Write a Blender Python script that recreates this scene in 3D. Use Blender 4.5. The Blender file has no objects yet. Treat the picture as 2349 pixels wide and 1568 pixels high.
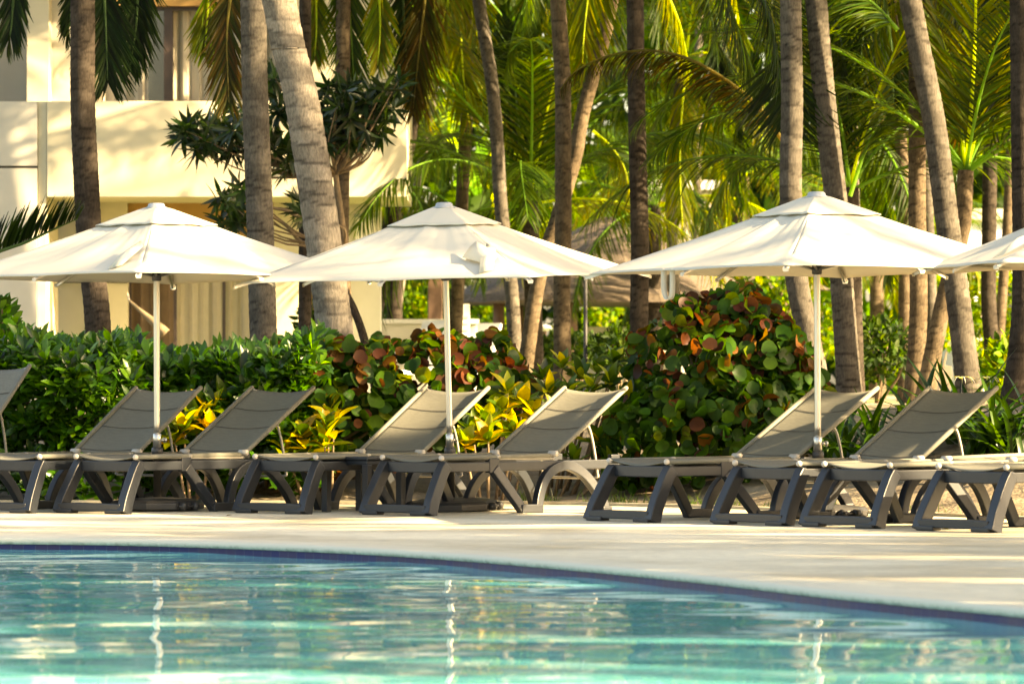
import bpy, math, random
import numpy as np
from mathutils import Vector, Matrix

# ------------------------------------------------------------------ camera
F, H, YH, CX, W0 = 10500.0, 0.93, 885.0, 1174.5, 2349.0   # picture units of a 2349 px wide frame
sc = bpy.context.scene
COL = sc.collection
cam_d = bpy.data.cameras.new('camera'); cam = bpy.data.objects.new('camera', cam_d); COL.objects.link(cam)
cam.location = (0, 0, H); cam.rotation_euler = (math.radians(90), 0, 0)
cam_d.sensor_width = 36.0; cam_d.lens = F / W0 * 36.0
cam_d.shift_y = (YH - 784.0) / W0
cam_d.clip_start = 0.5; cam_d.clip_end = 800
cam_d.dof.use_dof = True; cam_d.dof.focus_distance = 33.5; cam_d.dof.aperture_fstop = 4.8
sc.camera = cam
# ------------------------------------------------------------------ light
SUN_E, SUN_B = 25.0, 20.0
SUN_POWER, SKY, EXPO = 5.0, 0.085, 2.85
se, sb = math.radians(SUN_E), math.radians(SUN_B)
S = Vector((math.cos(sb) * math.cos(se), -math.sin(sb) * math.cos(se), math.sin(se)))
w = bpy.data.worlds.new('World'); sc.world = w; w.use_nodes = True
nt = w.node_tree; nt.nodes.clear()
sky = nt.nodes.new('ShaderNodeTexSky'); sky.sky_type = 'NISHITA'; sky.sun_disc = False
sky.sun_elevation = se; sky.sun_rotation = math.atan2(S.x, S.y)
sky.air_density = 1.0; sky.dust_density = 2.5; sky.ozone_density = 0.6
bg = nt.nodes.new('ShaderNodeBackground'); bg.inputs['Strength'].default_value = SKY
wo = nt.nodes.new('ShaderNodeOutputWorld')
nt.links.new(sky.outputs[0], bg.inputs['Color']); nt.links.new(bg.outputs[0], wo.inputs['Surface'])
sl = bpy.data.lights.new('sun', 'SUN'); so = bpy.data.objects.new('sun', sl); COL.objects.link(so)
sl.energy = SUN_POWER; sl.angle = math.radians(0.55); sl.color = (1.0, 0.84, 0.58)
so.rotation_euler = S.to_track_quat('Z', 'Y').to_euler()
sc.view_settings.view_transform = 'Standard'; sc.view_settings.look = 'None'
sc.view_settings.exposure = EXPO; sc.view_settings.gamma = 1.0
sc.view_settings.use_white_balance = True; sc.view_settings.white_balance_temperature = 8800; sc.view_settings.white_balance_tint = 12
sc.render.engine = 'CYCLES'
cy = sc.cycles
cy.use_denoising = True
try: cy.denoiser = 'OPENIMAGEDENOISE'
except Exception: pass
cy.max_bounces = 6; cy.diffuse_bounces = 3; cy.glossy_bounces = 3; cy.transmission_bounces = 4; cy.transparent_max_bounces = 6
cy.caustics_reflective = False; cy.caustics_refractive = False; cy.sample_clamp_indirect = 6.0

RNG = np.random.default_rng(11)
random.seed(5)
UP = np.array([0, 0, 1.0])
def V3(*a): return np.array(a, float)
def px(x, d): return (x - CX) / F * d
def pz(y, d): return H - (y - YH) / F * d
def P(x, y, d): return V3(px(x, d), d, pz(y, d))
def lerp(a, b, t): return a + (b - a) * t
def nrm(a):
    a = np.asarray(a, float); return a / np.maximum(np.linalg.norm(a, axis=-1, keepdims=True), 1e-9)
EDGE_X = [-40, -12, -4.07, -0.6, 0.43, 1.42, 3.05, 3.58, 8, 14, 40]
EDGE_Y = [37.5, 36.7, 36.45, 36.4, 36.05, 35.15, 32.9, 32.0, 27.0, 22.0, 4.0]
def edge(x): return np.interp(x, EDGE_X, EDGE_Y)
def tz(x, y):
    t = np.clip((y - edge(x)) / 6.5, 0, 1)
    return 0.75 * t * t * (3 - 2 * t) + 0.0 * x

# ------------------------------------------------------------------ helpers
def tag(o, label=None, cat=None, group=None, kind=None):
    if label: o['label'] = label
    if cat: o['category'] = cat
    if group: o['group'] = group
    if kind: o['kind'] = kind
    return o
def empty(name, loc, label=None, cat=None, group=None, rz=0.0):
    o = bpy.data.objects.new(name, None); COL.objects.link(o)
    o.location = loc; o.rotation_euler = (0, 0, rz); o.empty_display_size = 0.2
    return tag(o, label, cat, group)
def link(name, me, mat, parent=None, smooth=True, bevel=0.0):
    if mat is not None and not me.materials: me.materials.append(mat)
    if smooth: me.polygons.foreach_set('use_smooth', np.ones(len(me.polygons), bool))
    o = bpy.data.objects.new(name, me); COL.objects.link(o)
    if parent is not None: o.parent = parent
    if bevel:
        m = o.modifiers.new('bevel', 'BEVEL'); m.width = bevel; m.segments = 2; m.limit_method = 'ANGLE'; m.angle_limit = math.radians(40)
        m.harden_normals = False
    return o
def mesh_np(name, V, Q, C=None):
    me = bpy.data.meshes.new(name); V = np.asarray(V, np.float32); Q = np.asarray(Q, np.int32)
    me.vertices.add(len(V)); me.vertices.foreach_set('co', V.ravel())
    k = Q.shape[1]
    me.loops.add(Q.size); me.loops.foreach_set('vertex_index', Q.ravel())
    me.polygons.add(len(Q)); me.polygons.foreach_set('loop_start', np.arange(0, Q.size, k, dtype=np.int32))
    me.update(calc_edges=True); me.validate()
    if C is not None:
        a = me.attributes.new('col', 'FLOAT_COLOR', 'POINT')
        c = np.ones((len(V), 4), np.float32); c[:, :3] = C
        a.data.foreach_set('color', c.ravel())
    return me
class MB:
    def __init__(s): s.v = []; s.f = []
    def add(s, V, Fc):
        o = len(s.v); s.v += [tuple(map(float, p)) for p in V]; s.f += [tuple(i + o for i in f) for f in Fc]; return s
    def box(s, x0, x1, y0, y1, z0, z1):
        V = [(x, y, z) for z in (z0, z1) for y in (y0, y1) for x in (x0, x1)]
        return s.add(V, [(0, 2, 3, 1), (4, 5, 7, 6), (0, 1, 5, 4), (2, 6, 7, 3), (0, 4, 6, 2), (1, 3, 7, 5)])
    def rings(s, R, closed=False, caps=True):
        n = len(R[0]); V = [p for r in R for p in r]; Fc = []
        m = len(R)
        for i in range(m if closed else m - 1):
            a, b = i * n, ((i + 1) % m) * n
            for j in range(n): Fc.append((a + j, a + (j + 1) % n, b + (j + 1) % n, b + j))
        if caps and not closed:
            Fc.append(tuple(range(n - 1, -1, -1))); Fc.append(tuple((m - 1) * n + j for j in range(n)))
        return s.add(V, Fc)
    def tube(s, pts, r, n=10, caps=True):
        pts = np.array(pts, float); m = len(pts)
        r = np.full(m, r) if np.isscalar(r) else np.array(r, float)
        T = nrm(np.gradient(pts, axis=0)); R = []
        a = V3(1, 0, 0) if abs(T[0][0]) < 0.9 else V3(0, 1, 0)
        for i in range(m):
            a = nrm(a - T[i] * np.dot(a, T[i])); b = np.cross(T[i], a)
            R.append([pts[i] + r[i] * (a * math.cos(t) + b * math.sin(t)) for t in np.linspace(0, 2 * math.pi, n, endpoint=False)])
        return s.rings(R, caps=caps)
    def bar(s, pts, wd, th, side=(1, 0, 0)):
        pts = np.array(pts, float); m = len(pts); wd = np.full(m, wd) if np.isscalar(wd) else np.array(wd, float)
        T = nrm(np.gradient(pts, axis=0)); sd = V3(*side); R = []
        for i in range(m):
            n = nrm(np.cross(sd, T[i])); a = n * wd[i] / 2; b = sd * th / 2
            R.append([pts[i] - a - b, pts[i] - a + b, pts[i] + a + b, pts[i] + a - b])
        return s.rings(R)
    def lathe(s, prof, c=(0, 0, 0), n=24):
        R = [[(c[0] + r * math.cos(t), c[1] + r * math.sin(t), c[2] + z) for t in np.linspace(0, 2 * math.pi, n, endpoint=False)] for r, z in prof]
        return s.rings(R)
    def ball(s, c, r, n=10):
        return s.lathe([(max(r * math.sin(t), 1e-4), -r * math.cos(t)) for t in np.linspace(0.02, math.pi - 0.02, 7)], c, n)
    def grid(s, fn, nu, nv):
        V = [fn(i / nu, j / nv) for j in range(nv + 1) for i in range(nu + 1)]
        Fc = [(j * (nu + 1) + i, j * (nu + 1) + i + 1, (j + 1) * (nu + 1) + i + 1, (j + 1) * (nu + 1) + i) for j in range(nv) for i in range(nu)]
        return s.add(V, Fc)
    def build(s, name, mat, parent=None, smooth=False, bevel=0.0):
        me = bpy.data.meshes.new(name); me.from_pydata(s.v, [], s.f); me.update()
        return link(name, me, mat, parent, smooth, bevel)
def spline(pts, n):
    p = np.array(pts, float)
    if len(p) == 2: return np.linspace(p[0], p[1], n)
    p = np.vstack([2 * p[0] - p[1], p, 2 * p[-1] - p[-2]]); m = len(p) - 3; out = []
    for t in np.linspace(0, m - 1e-6, n):
        i = int(t); f = t - i; a, b, c, d = p[i:i + 4]
        out.append(0.5 * (2 * b + (c - a) * f + (2 * a - 5 * b + 4 * c - d) * f * f + (3 * b - a - 3 * c + d) * f ** 3))
    return np.array(out)
def copy_tree(o, parent=None):
    c = o.copy(); COL.objects.link(c)
    if parent is not None: c.parent = parent
    for ch in list(o.children): copy_tree(ch, c)
    return c

# ------------------------------------------------------------------ materials
def new_mat(name):
    m = bpy.data.materials.new(name); m.use_nodes = True; n = m.node_tree
    return m, n, n.nodes['Principled BSDF'], n.nodes['Material Output']
def N(n, t, **kw):
    x = n.nodes.new(t)
    for k, v in kw.items():
        if k in x.inputs: x.inputs[k].default_value = v
        else: setattr(x, k, v)
    return x
def plain(name, col, rough=0.5, metal=0.0, var=0.12, scale=9.0, bump=0.0, bscale=200.0, spec=0.5, stretch=(1, 1, 1)):
    m, n, b, o = new_mat(name)
    tc = N(n, 'ShaderNodeTexCoord'); mp = N(n, 'ShaderNodeMapping'); mp.inputs['Scale'].default_value = stretch
    n.links.new(tc.outputs['Object'], mp.inputs['Vector'])
    no = N(n, 'ShaderNodeTexNoise', Scale=scale, Detail=6.0, Roughness=0.6); n.links.new(mp.outputs[0], no.inputs['Vector'])
    r = N(n, 'ShaderNodeValToRGB')
    r.color_ramp.elements[0].position = 0.3; r.color_ramp.elements[1].position = 0.7
    r.color_ramp.elements[0].color = tuple(c * (1 - var) for c in col) + (1,)
    r.color_ramp.elements[1].color = tuple(min(c * (1 + var), 0.95) for c in col) + (1,)
    n.links.new(no.outputs['Fac'], r.inputs['Fac']); n.links.new(r.outputs[0], b.inputs['Base Color'])
    b.inputs['Roughness'].default_value = rough; b.inputs['Metallic'].default_value = metal
    b.inputs['Specular IOR Level'].default_value = spec
    if bump:
        n2 = N(n, 'ShaderNodeTexNoise', Scale=bscale, Detail=4.0); n.links.new(mp.outputs[0], n2.inputs['Vector'])
        bp = N(n, 'ShaderNodeBump', Strength=bump, Distance=0.01); n.links.new(n2.outputs['Fac'], bp.inputs['Height']); n.links.new(bp.outputs[0], b.inputs['Normal'])
    return m
def leaf_mat(name, rough=0.4, trans=0.4, tint=(3.0, 2.7, 0.4), spec=0.45):
    m, n, b, o = new_mat(name)
    at = N(n, 'ShaderNodeAttribute'); at.attribute_name = 'col'
    tc = N(n, 'ShaderNodeTexCoord'); no = N(n, 'ShaderNodeTexNoise', Scale=35.0, Detail=3.0); n.links.new(tc.outputs['Object'], no.inputs['Vector'])
    mr = N(n, 'ShaderNodeMapRange'); mr.inputs['To Min'].default_value = 0.75; mr.inputs['To Max'].default_value = 1.25; n.links.new(no.outputs['Fac'], mr.inputs['Value'])
    mx = N(n, 'ShaderNodeVectorMath', operation='SCALE'); n.links.new(at.outputs['Color'], mx.inputs[0]); n.links.new(mr.outputs[0], mx.inputs['Scale'])
    n.links.new(mx.outputs[0], b.inputs['Base Color'])
    b.inputs['Roughness'].default_value = rough; b.inputs['Specular IOR Level'].default_value = spec
    mu = N(n, 'ShaderNodeVectorMath', operation='MULTIPLY'); mu.inputs[1].default_value = tint; n.links.new(mx.outputs[0], mu.inputs[0])
    tr = N(n, 'ShaderNodeBsdfTranslucent'); n.links.new(mu.outputs[0], tr.inputs['Color'])
    mi = N(n, 'ShaderNodeMixShader', Fac=trans); n.links.new(b.outputs[0], mi.inputs[1]); n.links.new(tr.outputs[0], mi.inputs[2])
    n.links.new(mi.outputs[0], o.inputs['Surface'])
    return m
def bark_mat(name):
    m, n, b, o = new_mat(name)
    at = N(n, 'ShaderNodeAttribute'); at.attribute_name = 'col'
    tc = N(n, 'ShaderNodeTexCoord'); mp = N(n, 'ShaderNodeMapping'); mp.inputs['Scale'].default_value = (1, 1, 0.35)
    n.links.new(tc.outputs['Object'], mp.inputs['Vector'])
    no = N(n, 'ShaderNodeTexNoise', Scale=55.0, Detail=6.0, Roughness=0.7); n.links.new(mp.outputs[0], no.inputs['Vector'])
    mr = N(n, 'ShaderNodeMapRange'); mr.inputs['From Min'].default_value = 0.3; mr.inputs['From Max'].default_value = 0.7
    mr.inputs['To Min'].default_value = 0.55; mr.inputs['To Max'].default_value = 1.3; n.links.new(no.outputs['Fac'], mr.inputs['Value'])
    mx = N(n, 'ShaderNodeVectorMath', operation='SCALE'); n.links.new(at.outputs['Color'], mx.inputs[0]); n.links.new(mr.outputs[0], mx.inputs['Scale'])
    n.links.new(mx.outputs[0], b.inputs['Base Color']); b.inputs['Roughness'].default_value = 0.9; b.inputs['Specular IOR Level'].default_value = 0.05
    bp = N(n, 'ShaderNodeBump', Strength=0.6, Distance=0.012); n.links.new(no.outputs['Fac'], bp.inputs['Height']); n.links.new(bp.outputs[0], b.inputs['Normal'])
    return m
def fabric_mat(name, col, trans=0.15, rough=0.8, stripes=0.0, tcol=None):
    m, n, b, o = new_mat(name)
    tc = N(n, 'ShaderNodeTexCoord')
    no = N(n, 'ShaderNodeTexNoise', Scale=3.0, Detail=5.0); n.links.new(tc.outputs['Object'], no.inputs['Vector'])
    mp = N(n, 'ShaderNodeMapping'); mp.inputs['Scale'].default_value = (3, 260, 260); n.links.new(tc.outputs['Object'], mp.inputs['Vector'])
    st = N(n, 'ShaderNodeTexNoise', Scale=1.0, Detail=2.0); n.links.new(mp.outputs[0], st.inputs['Vector'])
    mr = N(n, 'ShaderNodeMapRange'); mr.inputs['From Min'].default_value = 0.25; mr.inputs['From Max'].default_value = 0.75
    mr.inputs['To Min'].default_value = 1 - stripes; mr.inputs['To Max'].default_value = 1 + stripes; n.links.new(st.outputs['Fac'], mr.inputs['Value'])
    m2 = N(n, 'ShaderNodeMapRange'); m2.inputs['To Min'].default_value = 0.93; m2.inputs['To Max'].default_value = 1.05; n.links.new(no.outputs['Fac'], m2.inputs['Value'])
    mm = N(n, 'ShaderNodeMath', operation='MULTIPLY'); n.links.new(mr.outputs[0], mm.inputs[0]); n.links.new(m2.outputs[0], mm.inputs[1])
    sc_ = N(n, 'ShaderNodeVectorMath', operation='SCALE'); sc_.inputs[0].default_value = col; n.links.new(mm.outputs[0], sc_.inputs['Scale'])
    n.links.new(sc_.outputs[0], b.inputs['Base Color']); b.inputs['Roughness'].default_value = rough; b.inputs['Specular IOR Level'].default_value = 0.2
    if trans:
        tr = N(n, 'ShaderNodeBsdfTranslucent'); tr.inputs['Color'].default_value = (tcol or col) + (1,)
        mi = N(n, 'ShaderNodeMixShader', Fac=trans); n.links.new(b.outputs[0], mi.inputs[1]); n.links.new(tr.outputs[0], mi.inputs[2]); n.links.new(mi.outputs[0], o.inputs['Surface'])
    return m
M = {}
M['leaf'] = leaf_mat('glossy_leaf', 0.33, 0.38)
M['sealeaf'] = leaf_mat('sea_grape_leaf', 0.42, 0.4, (2.8, 2.4, 0.4), 0.12)
M['frond'] = leaf_mat('palm_leaflet', 0.45, 0.42, (4.2, 3.4, 0.4), 0.12)
M['farleaf'] = leaf_mat('far_foliage', 0.55, 0.45, (2.8, 2.6, 0.4), 0.12)
M['bark'] = bark_mat('palm_bark')
M['stem'] = plain('twig_bark', (0.17, 0.12, 0.07), 0.85, var=0.3, scale=30, bump=0.4)
M['resin'] = plain('anthracite_resin', (0.011, 0.015, 0.021), 0.42, var=0.06, scale=4, bump=0.06, bscale=500)
M['sling'] = fabric_mat('taupe_sling', (0.172, 0.172, 0.145), 0.10, 0.75, 0.22)
M['sling_edge'] = fabric_mat('taupe_sling_edge', (0.175, 0.172, 0.145), 0.0, 0.7, 0.12)
M['tube'] = plain('taupe_tube', (0.30, 0.285, 0.25), 0.35, var=0.04)
M['knob'] = plain('white_plastic', (0.42, 0.40, 0.37), 0.4, var=0.04)
M['seam'] = plain('grey_thread', (0.10, 0.095, 0.085), 0.9)
M['canvas'] = fabric_mat('cream_canvas', (0.57, 0.55, 0.475), 0.15, 0.85, 0.02, (0.62, 0.56, 0.40))
M['alu'] = plain('brushed_aluminium', (0.50, 0.50, 0.48), 0.3, 0.9, var=0.04)
M['dark'] = plain('dark_plastic', (0.035, 0.035, 0.036), 0.5, var=0.1)
M['capgrey'] = plain('grey_cap', (0.28, 0.31, 0.34), 0.5)
M['stucco'] = plain('cream_stucco', (0.60, 0.56, 0.42), 0.9, var=0.05, scale=2.5, bump=0.15, bscale=90)
M['stucco_w'] = plain('white_stucco', (0.58, 0.56, 0.49), 0.9, var=0.05, scale=2.5, bump=0.15, bscale=90)
M['ochre'] = plain('ochre_paint', (0.42, 0.25, 0.09), 0.85, var=0.06, scale=2)
M['curtain'] = plain('cream_curtain', (0.55, 0.50, 0.40), 0.9, var=0.05)
M['curtain_br'] = plain('brown_curtain', (0.19, 0.13, 0.085), 0.9, var=0.1)
M['hammock'] = plain('beige_cotton', (0.26, 0.20, 0.12), 0.9)
M['frame_dk'] = plain('dark_frame', (0.045, 0.03, 0.025), 0.45)
M['glass_dk'] = plain('dark_glass', (0.03, 0.035, 0.03), 0.08, spec=0.8)
M['thatch'] = plain('thatch', (0.085, 0.066, 0.05), 0.95, var=0.45, scale=14, bump=0.9, bscale=40, stretch=(1, 1, 3))
M['brownwood'] = plain('brown_wood', (0.15, 0.09, 0.06), 0.8, var=0.2)
M['white'] = plain('white_paint', (0.78, 0.77, 0.72), 0.5, var=0.03)
M['palewood'] = plain('pale_wood', (0.6, 0.52, 0.4), 0.7, var=0.08)
M['greywall'] = plain('grey_render', (0.34, 0.31, 0.26), 0.9, var=0.05, scale=3)

def deck_mat():
    m, n, b, o = new_mat('pale_stone_deck')
    tc = N(n, 'ShaderNodeTexCoord')
    a = N(n, 'ShaderNodeTexNoise', Scale=0.55, Detail=7.0, Roughness=0.62); n.links.new(tc.outputs['Object'], a.inputs['Vector'])
    c = N(n, 'ShaderNodeTexNoise', Scale=11.0, Detail=6.0, Roughness=0.75); n.links.new(tc.outputs['Object'], c.inputs['Vector'])
    v = N(n, 'ShaderNodeTexNoise', Scale=90.0, Detail=2.0); n.links.new(tc.outputs['Object'], v.inputs['Vector'])
    r1 = N(n, 'ShaderNodeValToRGB'); e = r1.color_ramp.elements
    e[0].position = 0.36; e[0].color = (0.42, 0.365, 0.255, 1); e[1].position = 0.60; e[1].color = (0.66, 0.61, 0.47, 1)
    n.links.new(a.outputs['Fac'], r1.inputs['Fac'])
    r2 = N(n, 'ShaderNodeMapRange'); r2.inputs['From Min'].default_value = 0.3; r2.inputs['From Max'].default_value = 0.65
    r2.inputs['To Min'].default_value = 0.80; r2.inputs['To Max'].default_value = 1.06; n.links.new(c.outputs['Fac'], r2.inputs['Value'])
    r3 = N(n, 'ShaderNodeMapRange'); r3.inputs['From Min'].default_value = 0.28; r3.inputs['From Max'].default_value = 0.36
    r3.inputs['To Min'].default_value = 0.7; r3.inputs['To Max'].default_value = 1.0; n.links.new(v.outputs['Fac'], r3.inputs['Value'])
    mm = N(n, 'ShaderNodeMath', operation='MULTIPLY'); n.links.new(r2.outputs[0], mm.inputs[0]); n.links.new(r3.outputs[0], mm.inputs[1])
    s_ = N(n, 'ShaderNodeVectorMath', operation='SCALE'); n.links.new(r1.outputs[0], s_.inputs[0]); n.links.new(mm.outputs[0], s_.inputs['Scale'])
    # algae and wear along the pool nosing: a point attribute running 0..1 towards the rim
    at = N(n, 'ShaderNodeAttribute'); at.attribute_name = 'col'
    mix = N(n, 'ShaderNodeMix', data_type='RGBA'); n.links.new(at.outputs['Fac'], mix.inputs['Factor'])
    n.links.new(s_.outputs[0], mix.inputs['A']); mix.inputs['B'].default_value = (0.55, 0.53, 0.43, 1)
    al = N(n, 'ShaderNodeTexNoise', Scale=18.0, Detail=6.0, Roughness=0.8); n.links.new(tc.outputs['Object'], al.inputs['Vector'])
    ar = N(n, 'ShaderNodeMapRange'); ar.inputs['From Min'].default_value = 0.42; ar.inputs['From Max'].default_value = 0.62; ar.inputs['To Max'].default_value = 0.55; n.links.new(al.outputs['Fac'], ar.inputs['Value'])
    sp = N(n, 'ShaderNodeSeparateXYZ'); n.links.new(tc.outputs['Object'], sp.inputs[0])
    dz = N(n, 'ShaderNodeMapRange'); dz.inputs['From Min'].default_value = -0.014; dz.inputs['From Max'].default_value = -0.036; n.links.new(sp.outputs['Z'], dz.inputs['Value'])
    dm = N(n, 'ShaderNodeMath', operation='MULTIPLY'); n.links.new(ar.outputs[0], dm.inputs[0]); n.links.new(dz.outputs[0], dm.inputs[1])
    mi2 = N(n, 'ShaderNodeMix', data_type='RGBA'); n.links.new(dm.outputs[0], mi2.inputs['Factor']); n.links.new(mix.outputs['Result'], mi2.inputs['A']); mi2.inputs['B'].default_value = (0.09, 0.10, 0.05, 1)
    n.links.new(mi2.outputs['Result'], b.inputs['Base Color']); b.inputs['Roughness'].default_value = 0.75; b.inputs['Specular IOR Level'].default_value = 0.3
    bp = N(n, 'ShaderNodeBump', Strength=0.35, Distance=0.01); n.links.new(c.outputs['Fac'], bp.inputs['Height']); n.links.new(bp.outputs[0], b.inputs['Normal'])
    return m
M['deck'] = deck_mat()
def ground_mat():
    m, n, b, o = new_mat('sandy_ground')
    tc = N(n, 'ShaderNodeTexCoord')
    a = N(n, 'ShaderNodeTexNoise', Scale=1.3, Detail=8.0, Roughness=0.7); n.links.new(tc.outputs['Object'], a.inputs['Vector'])
    r = N(n, 'ShaderNodeValToRGB'); e = r.color_ramp.elements
    e[0].position = 0.35; e[0].color = (0.085, 0.062, 0.038, 1); e[1].position = 0.68; e[1].color = (0.30, 0.245, 0.16, 1)
    n.links.new(a.outputs['Fac'], r.inputs['Fac'])
    g = N(n, 'ShaderNodeTexNoise', Scale=0.22, Detail=4.0); n.links.new(tc.outputs['Object'], g.inputs['Vector'])
    gr = N(n, 'ShaderNodeMapRange'); gr.inputs['From Min'].default_value = 0.45; gr.inputs['From Max'].default_value = 0.58; n.links.new(g.outputs['Fac'], gr.inputs['Value'])
    sp = N(n, 'ShaderNodeSeparateXYZ'); n.links.new(tc.outputs['Object'], sp.inputs[0])
    yy = N(n, 'ShaderNodeMapRange'); yy.inputs['From Min'].default_value = 42; yy.inputs['From Max'].default_value = 50; n.links.new(sp.outputs['Y'], yy.inputs['Value'])
    mm = N(n, 'ShaderNodeMath', operation='MULTIPLY'); n.links.new(gr.outputs[0], mm.inputs[0]); n.links.new(yy.outputs[0], mm.inputs[1])
    mx = N(n, 'ShaderNodeMix', data_type='RGBA'); n.links.new(mm.outputs[0], mx.inputs['Factor']); n.links.new(r.outputs[0], mx.inputs['A']); mx.inputs['B'].default_value = (0.10, 0.17, 0.03, 1)
    n.links.new(mx.outputs['Result'], b.inputs['Base Color']); b.inputs['Roughness'].default_value = 0.95
    h = N(n, 'ShaderNodeTexNoise', Scale=22.0, Detail=6.0); n.links.new(tc.outputs['Object'], h.inputs['Vector'])
    bp = N(n, 'ShaderNodeBump', Strength=0.8, Distance=0.03); n.links.new(h.outputs['Fac'], bp.inputs['Height']); n.links.new(bp.outputs[0], b.inputs['Normal'])
    return m
M['ground'] = ground_mat()
def tile_mat():
    m, n, b, o = new_mat('violet_blue_pool_tiles')
    uv = N(n, 'ShaderNodeUVMap'); uv.uv_map = 'uv'
    br = N(n, 'ShaderNodeTexBrick'); n.links.new(uv.outputs[0], br.inputs['Vector'])
    br.offset = 0.0; br.inputs['Scale'].default_value = 1.0; br.inputs['Brick Width'].default_value = 0.08; br.inputs['Row Height'].default_value = 0.08
    br.inputs['Mortar Size'].default_value = 0.0014; br.inputs['Bias'].default_value = 0.1
    br.inputs['Color1'].default_value = (0.026, 0.034, 0.125, 1); br.inputs['Color2'].default_value = (0.05, 0.042, 0.105, 1); br.inputs['Mortar'].default_value = (0.10, 0.12, 0.18, 1)
    n.links.new(br.outputs['Color'], b.inputs['Base Color']); b.inputs['Roughness'].default_value = 0.45; b.inputs['Specular IOR Level'].default_value = 0.12
    return m
M['tile'] = tile_mat()
def water_mat():
    m, n, b, o = new_mat('turquoise_pool_water')
    b.inputs['Base Color'].default_value = (0.095, 0.43, 0.48, 1); b.inputs['Roughness'].default_value = 0.02
    b.inputs['IOR'].default_value = 1.33
    tc = N(n, 'ShaderNodeTexCoord'); no = N(n, 'ShaderNodeTexNoise', Scale=5.5, Detail=3.0, Roughness=0.5); n.links.new(tc.outputs['Object'], no.inputs['Vector'])
    bp = N(n, 'ShaderNodeBump', Strength=0.018, Distance=0.05); n.links.new(no.outputs['Fac'], bp.inputs['Height']); n.links.new(bp.outputs[0], b.inputs['Normal'])
    return m
M['water'] = water_mat()

# ------------------------------------------------------------------ ground, deck, pool
POOL = [(-18, 2), (-18, 18), (-16, 24), (-12, 27.2), (-8, 28.5), (-5, 28.55), (-3.15, 28.19), (-2.21, 27.81), (-1.21, 26.87), (-0.43, 25.73), (0.29, 24.21), (0.92, 22.62),
        (1.45, 21.0), (1.93, 19.79), (2.15, 19.23), (2.75, 17.4), (3.4, 14.5), (3.8, 11), (3.9, 6), (3.7, 2)]
loop_ = spline([p + (0,) for p in POOL], 260)[:, :2]
OUT = []
for (x, y) in loop_: OUT.append((x, y))
def deck():
    Lp = loop_; n = len(Lp)
    T = nrm(np.gradient(Lp, axis=0)); Nn = np.stack([-T[:, 1], T[:, 0]], 1)        # points away from the water
    u = np.linspace(0, 1, n)
    outer = []
    for i in range(n):
        p = Lp[i]
        if i < 25: q = np.array([-40, lerp(0, 37.4, i / 25)])
        else:
            f = (i - 25) / (n - 26); xx = np.interp(p[0], [-18, 3.9], [-20, 3.9])
            if p[1] > 19.3: q = np.array([np.interp(p[0], [-16, -5, 2.15], [-30, -5.2, 3.2]), 0]); q[1] = edge(q[0]) 
            else: q = np.array([np.interp(p[1], [2, 14, 19.3], [30, 15, 3.2]), 0]); q[1] = edge(q[0])
        outer.append(q)
    outer = np.array(outer)
    V, C = [], []
    prof = [(-0.010, -0.042, 1), (-0.020, -0.034, 1), (-0.022, -0.024, 1), (-0.017, -0.012, 1), (-0.004, -0.003, 0.9), (0.02, 0.0, 0.75), (0.16, 0.0, 0.6), (0.30, 0.0, 0.45), (0.34, 0.0, 0.0)]
    rows = []
    for off, z, c in prof:
        rows.append(np.column_stack([Lp + Nn * off, np.full(n, z)])); C.append(np.full(n, c))
    inner = Lp + Nn * 0.36
    for t in (0.0, 0.15, 0.35, 0.6, 0.8, 1.0):
        rows.append(np.column_stack([lerp(inner, outer, t), np.zeros(n)])); C.append(np.zeros(n))
    V = np.vstack(rows); c = np.concatenate(C); m = len(rows); Q = []
    for j in range(m - 1):
        for i in range(n - 1): Q.append((j * n + i, j * n + i + 1, (j + 1) * n + i + 1, (j + 1) * n + i))
    o = link('pool_deck', mesh_np('pool_deck', V, Q, np.repeat(c[:, None], 3, 1)), M['deck'], None, True); tag(o, kind='structure')
    # tiled pool wall
    w0 = Lp + Nn * 0.004; s = np.concatenate([[0], np.cumsum(np.linalg.norm(np.diff(w0, axis=0), axis=1))])
    V = np.vstack([np.column_stack([w0, np.full(n, -0.036)]), np.column_stack([w0, np.full(n, -0.35)])])
    Q = [(i, i + 1, n + i + 1, n + i) for i in range(n - 1)]
    me = mesh_np('pool_wall', V, Q); ul = me.uv_layers.new(name='uv')
    for lp in me.loops:
        vi = lp.vertex_index; ul.data[lp.index].uv = (s[vi % n], -0.036 + 0.118 if vi < n else -0.35 + 0.118)
    tag(link('pool_wall', me, M['tile'], None, False), 'violet blue tiled pool edge below the pale stone rim', 'pool edge')
    # kerb strip at the back of the deck
    xs = np.linspace(-14, 9, 120); mb = MB()
    mb.rings([[(x, edge(x) - 0.13, 0.002), (x, edge(x) - 0.13, 0.022), (x, edge(x) + 0.05, 0.022), (x, edge(x) + 0.05, -0.1)] for x in xs])
    tag(mb.build('kerb', M['deck'], None, False), kind='structure')
deck()
def ground():
    xs = np.concatenate([np.linspace(-200, -16, 24), np.linspace(-15, 15, 121), np.linspace(16, 200, 24)])
    ts = np.concatenate([np.linspace(0, 12, 70), np.linspace(12.6, 60, 50), np.linspace(64, 500, 40)])
    V = []
    for t in ts:
        for x in xs:
            y = edge(x) - 0.02 + t
            k = math.sin(x * 2.3 + t * 1.1) * math.sin(t * 2.9 - x) * 0.025 * min(t, 1)
            V.append((x, y, tz(x, y) + k - 0.01))
    n = len(xs); Q = [(j * n + i, j * n + i + 1, (j + 1) * n + i + 1, (j + 1) * n + i) for j in range(len(ts) - 1) for i in range(n - 1)]
    tag(link('ground', mesh_np('ground', V, Q), M['ground'], None, True), kind='structure')
ground()
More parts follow.
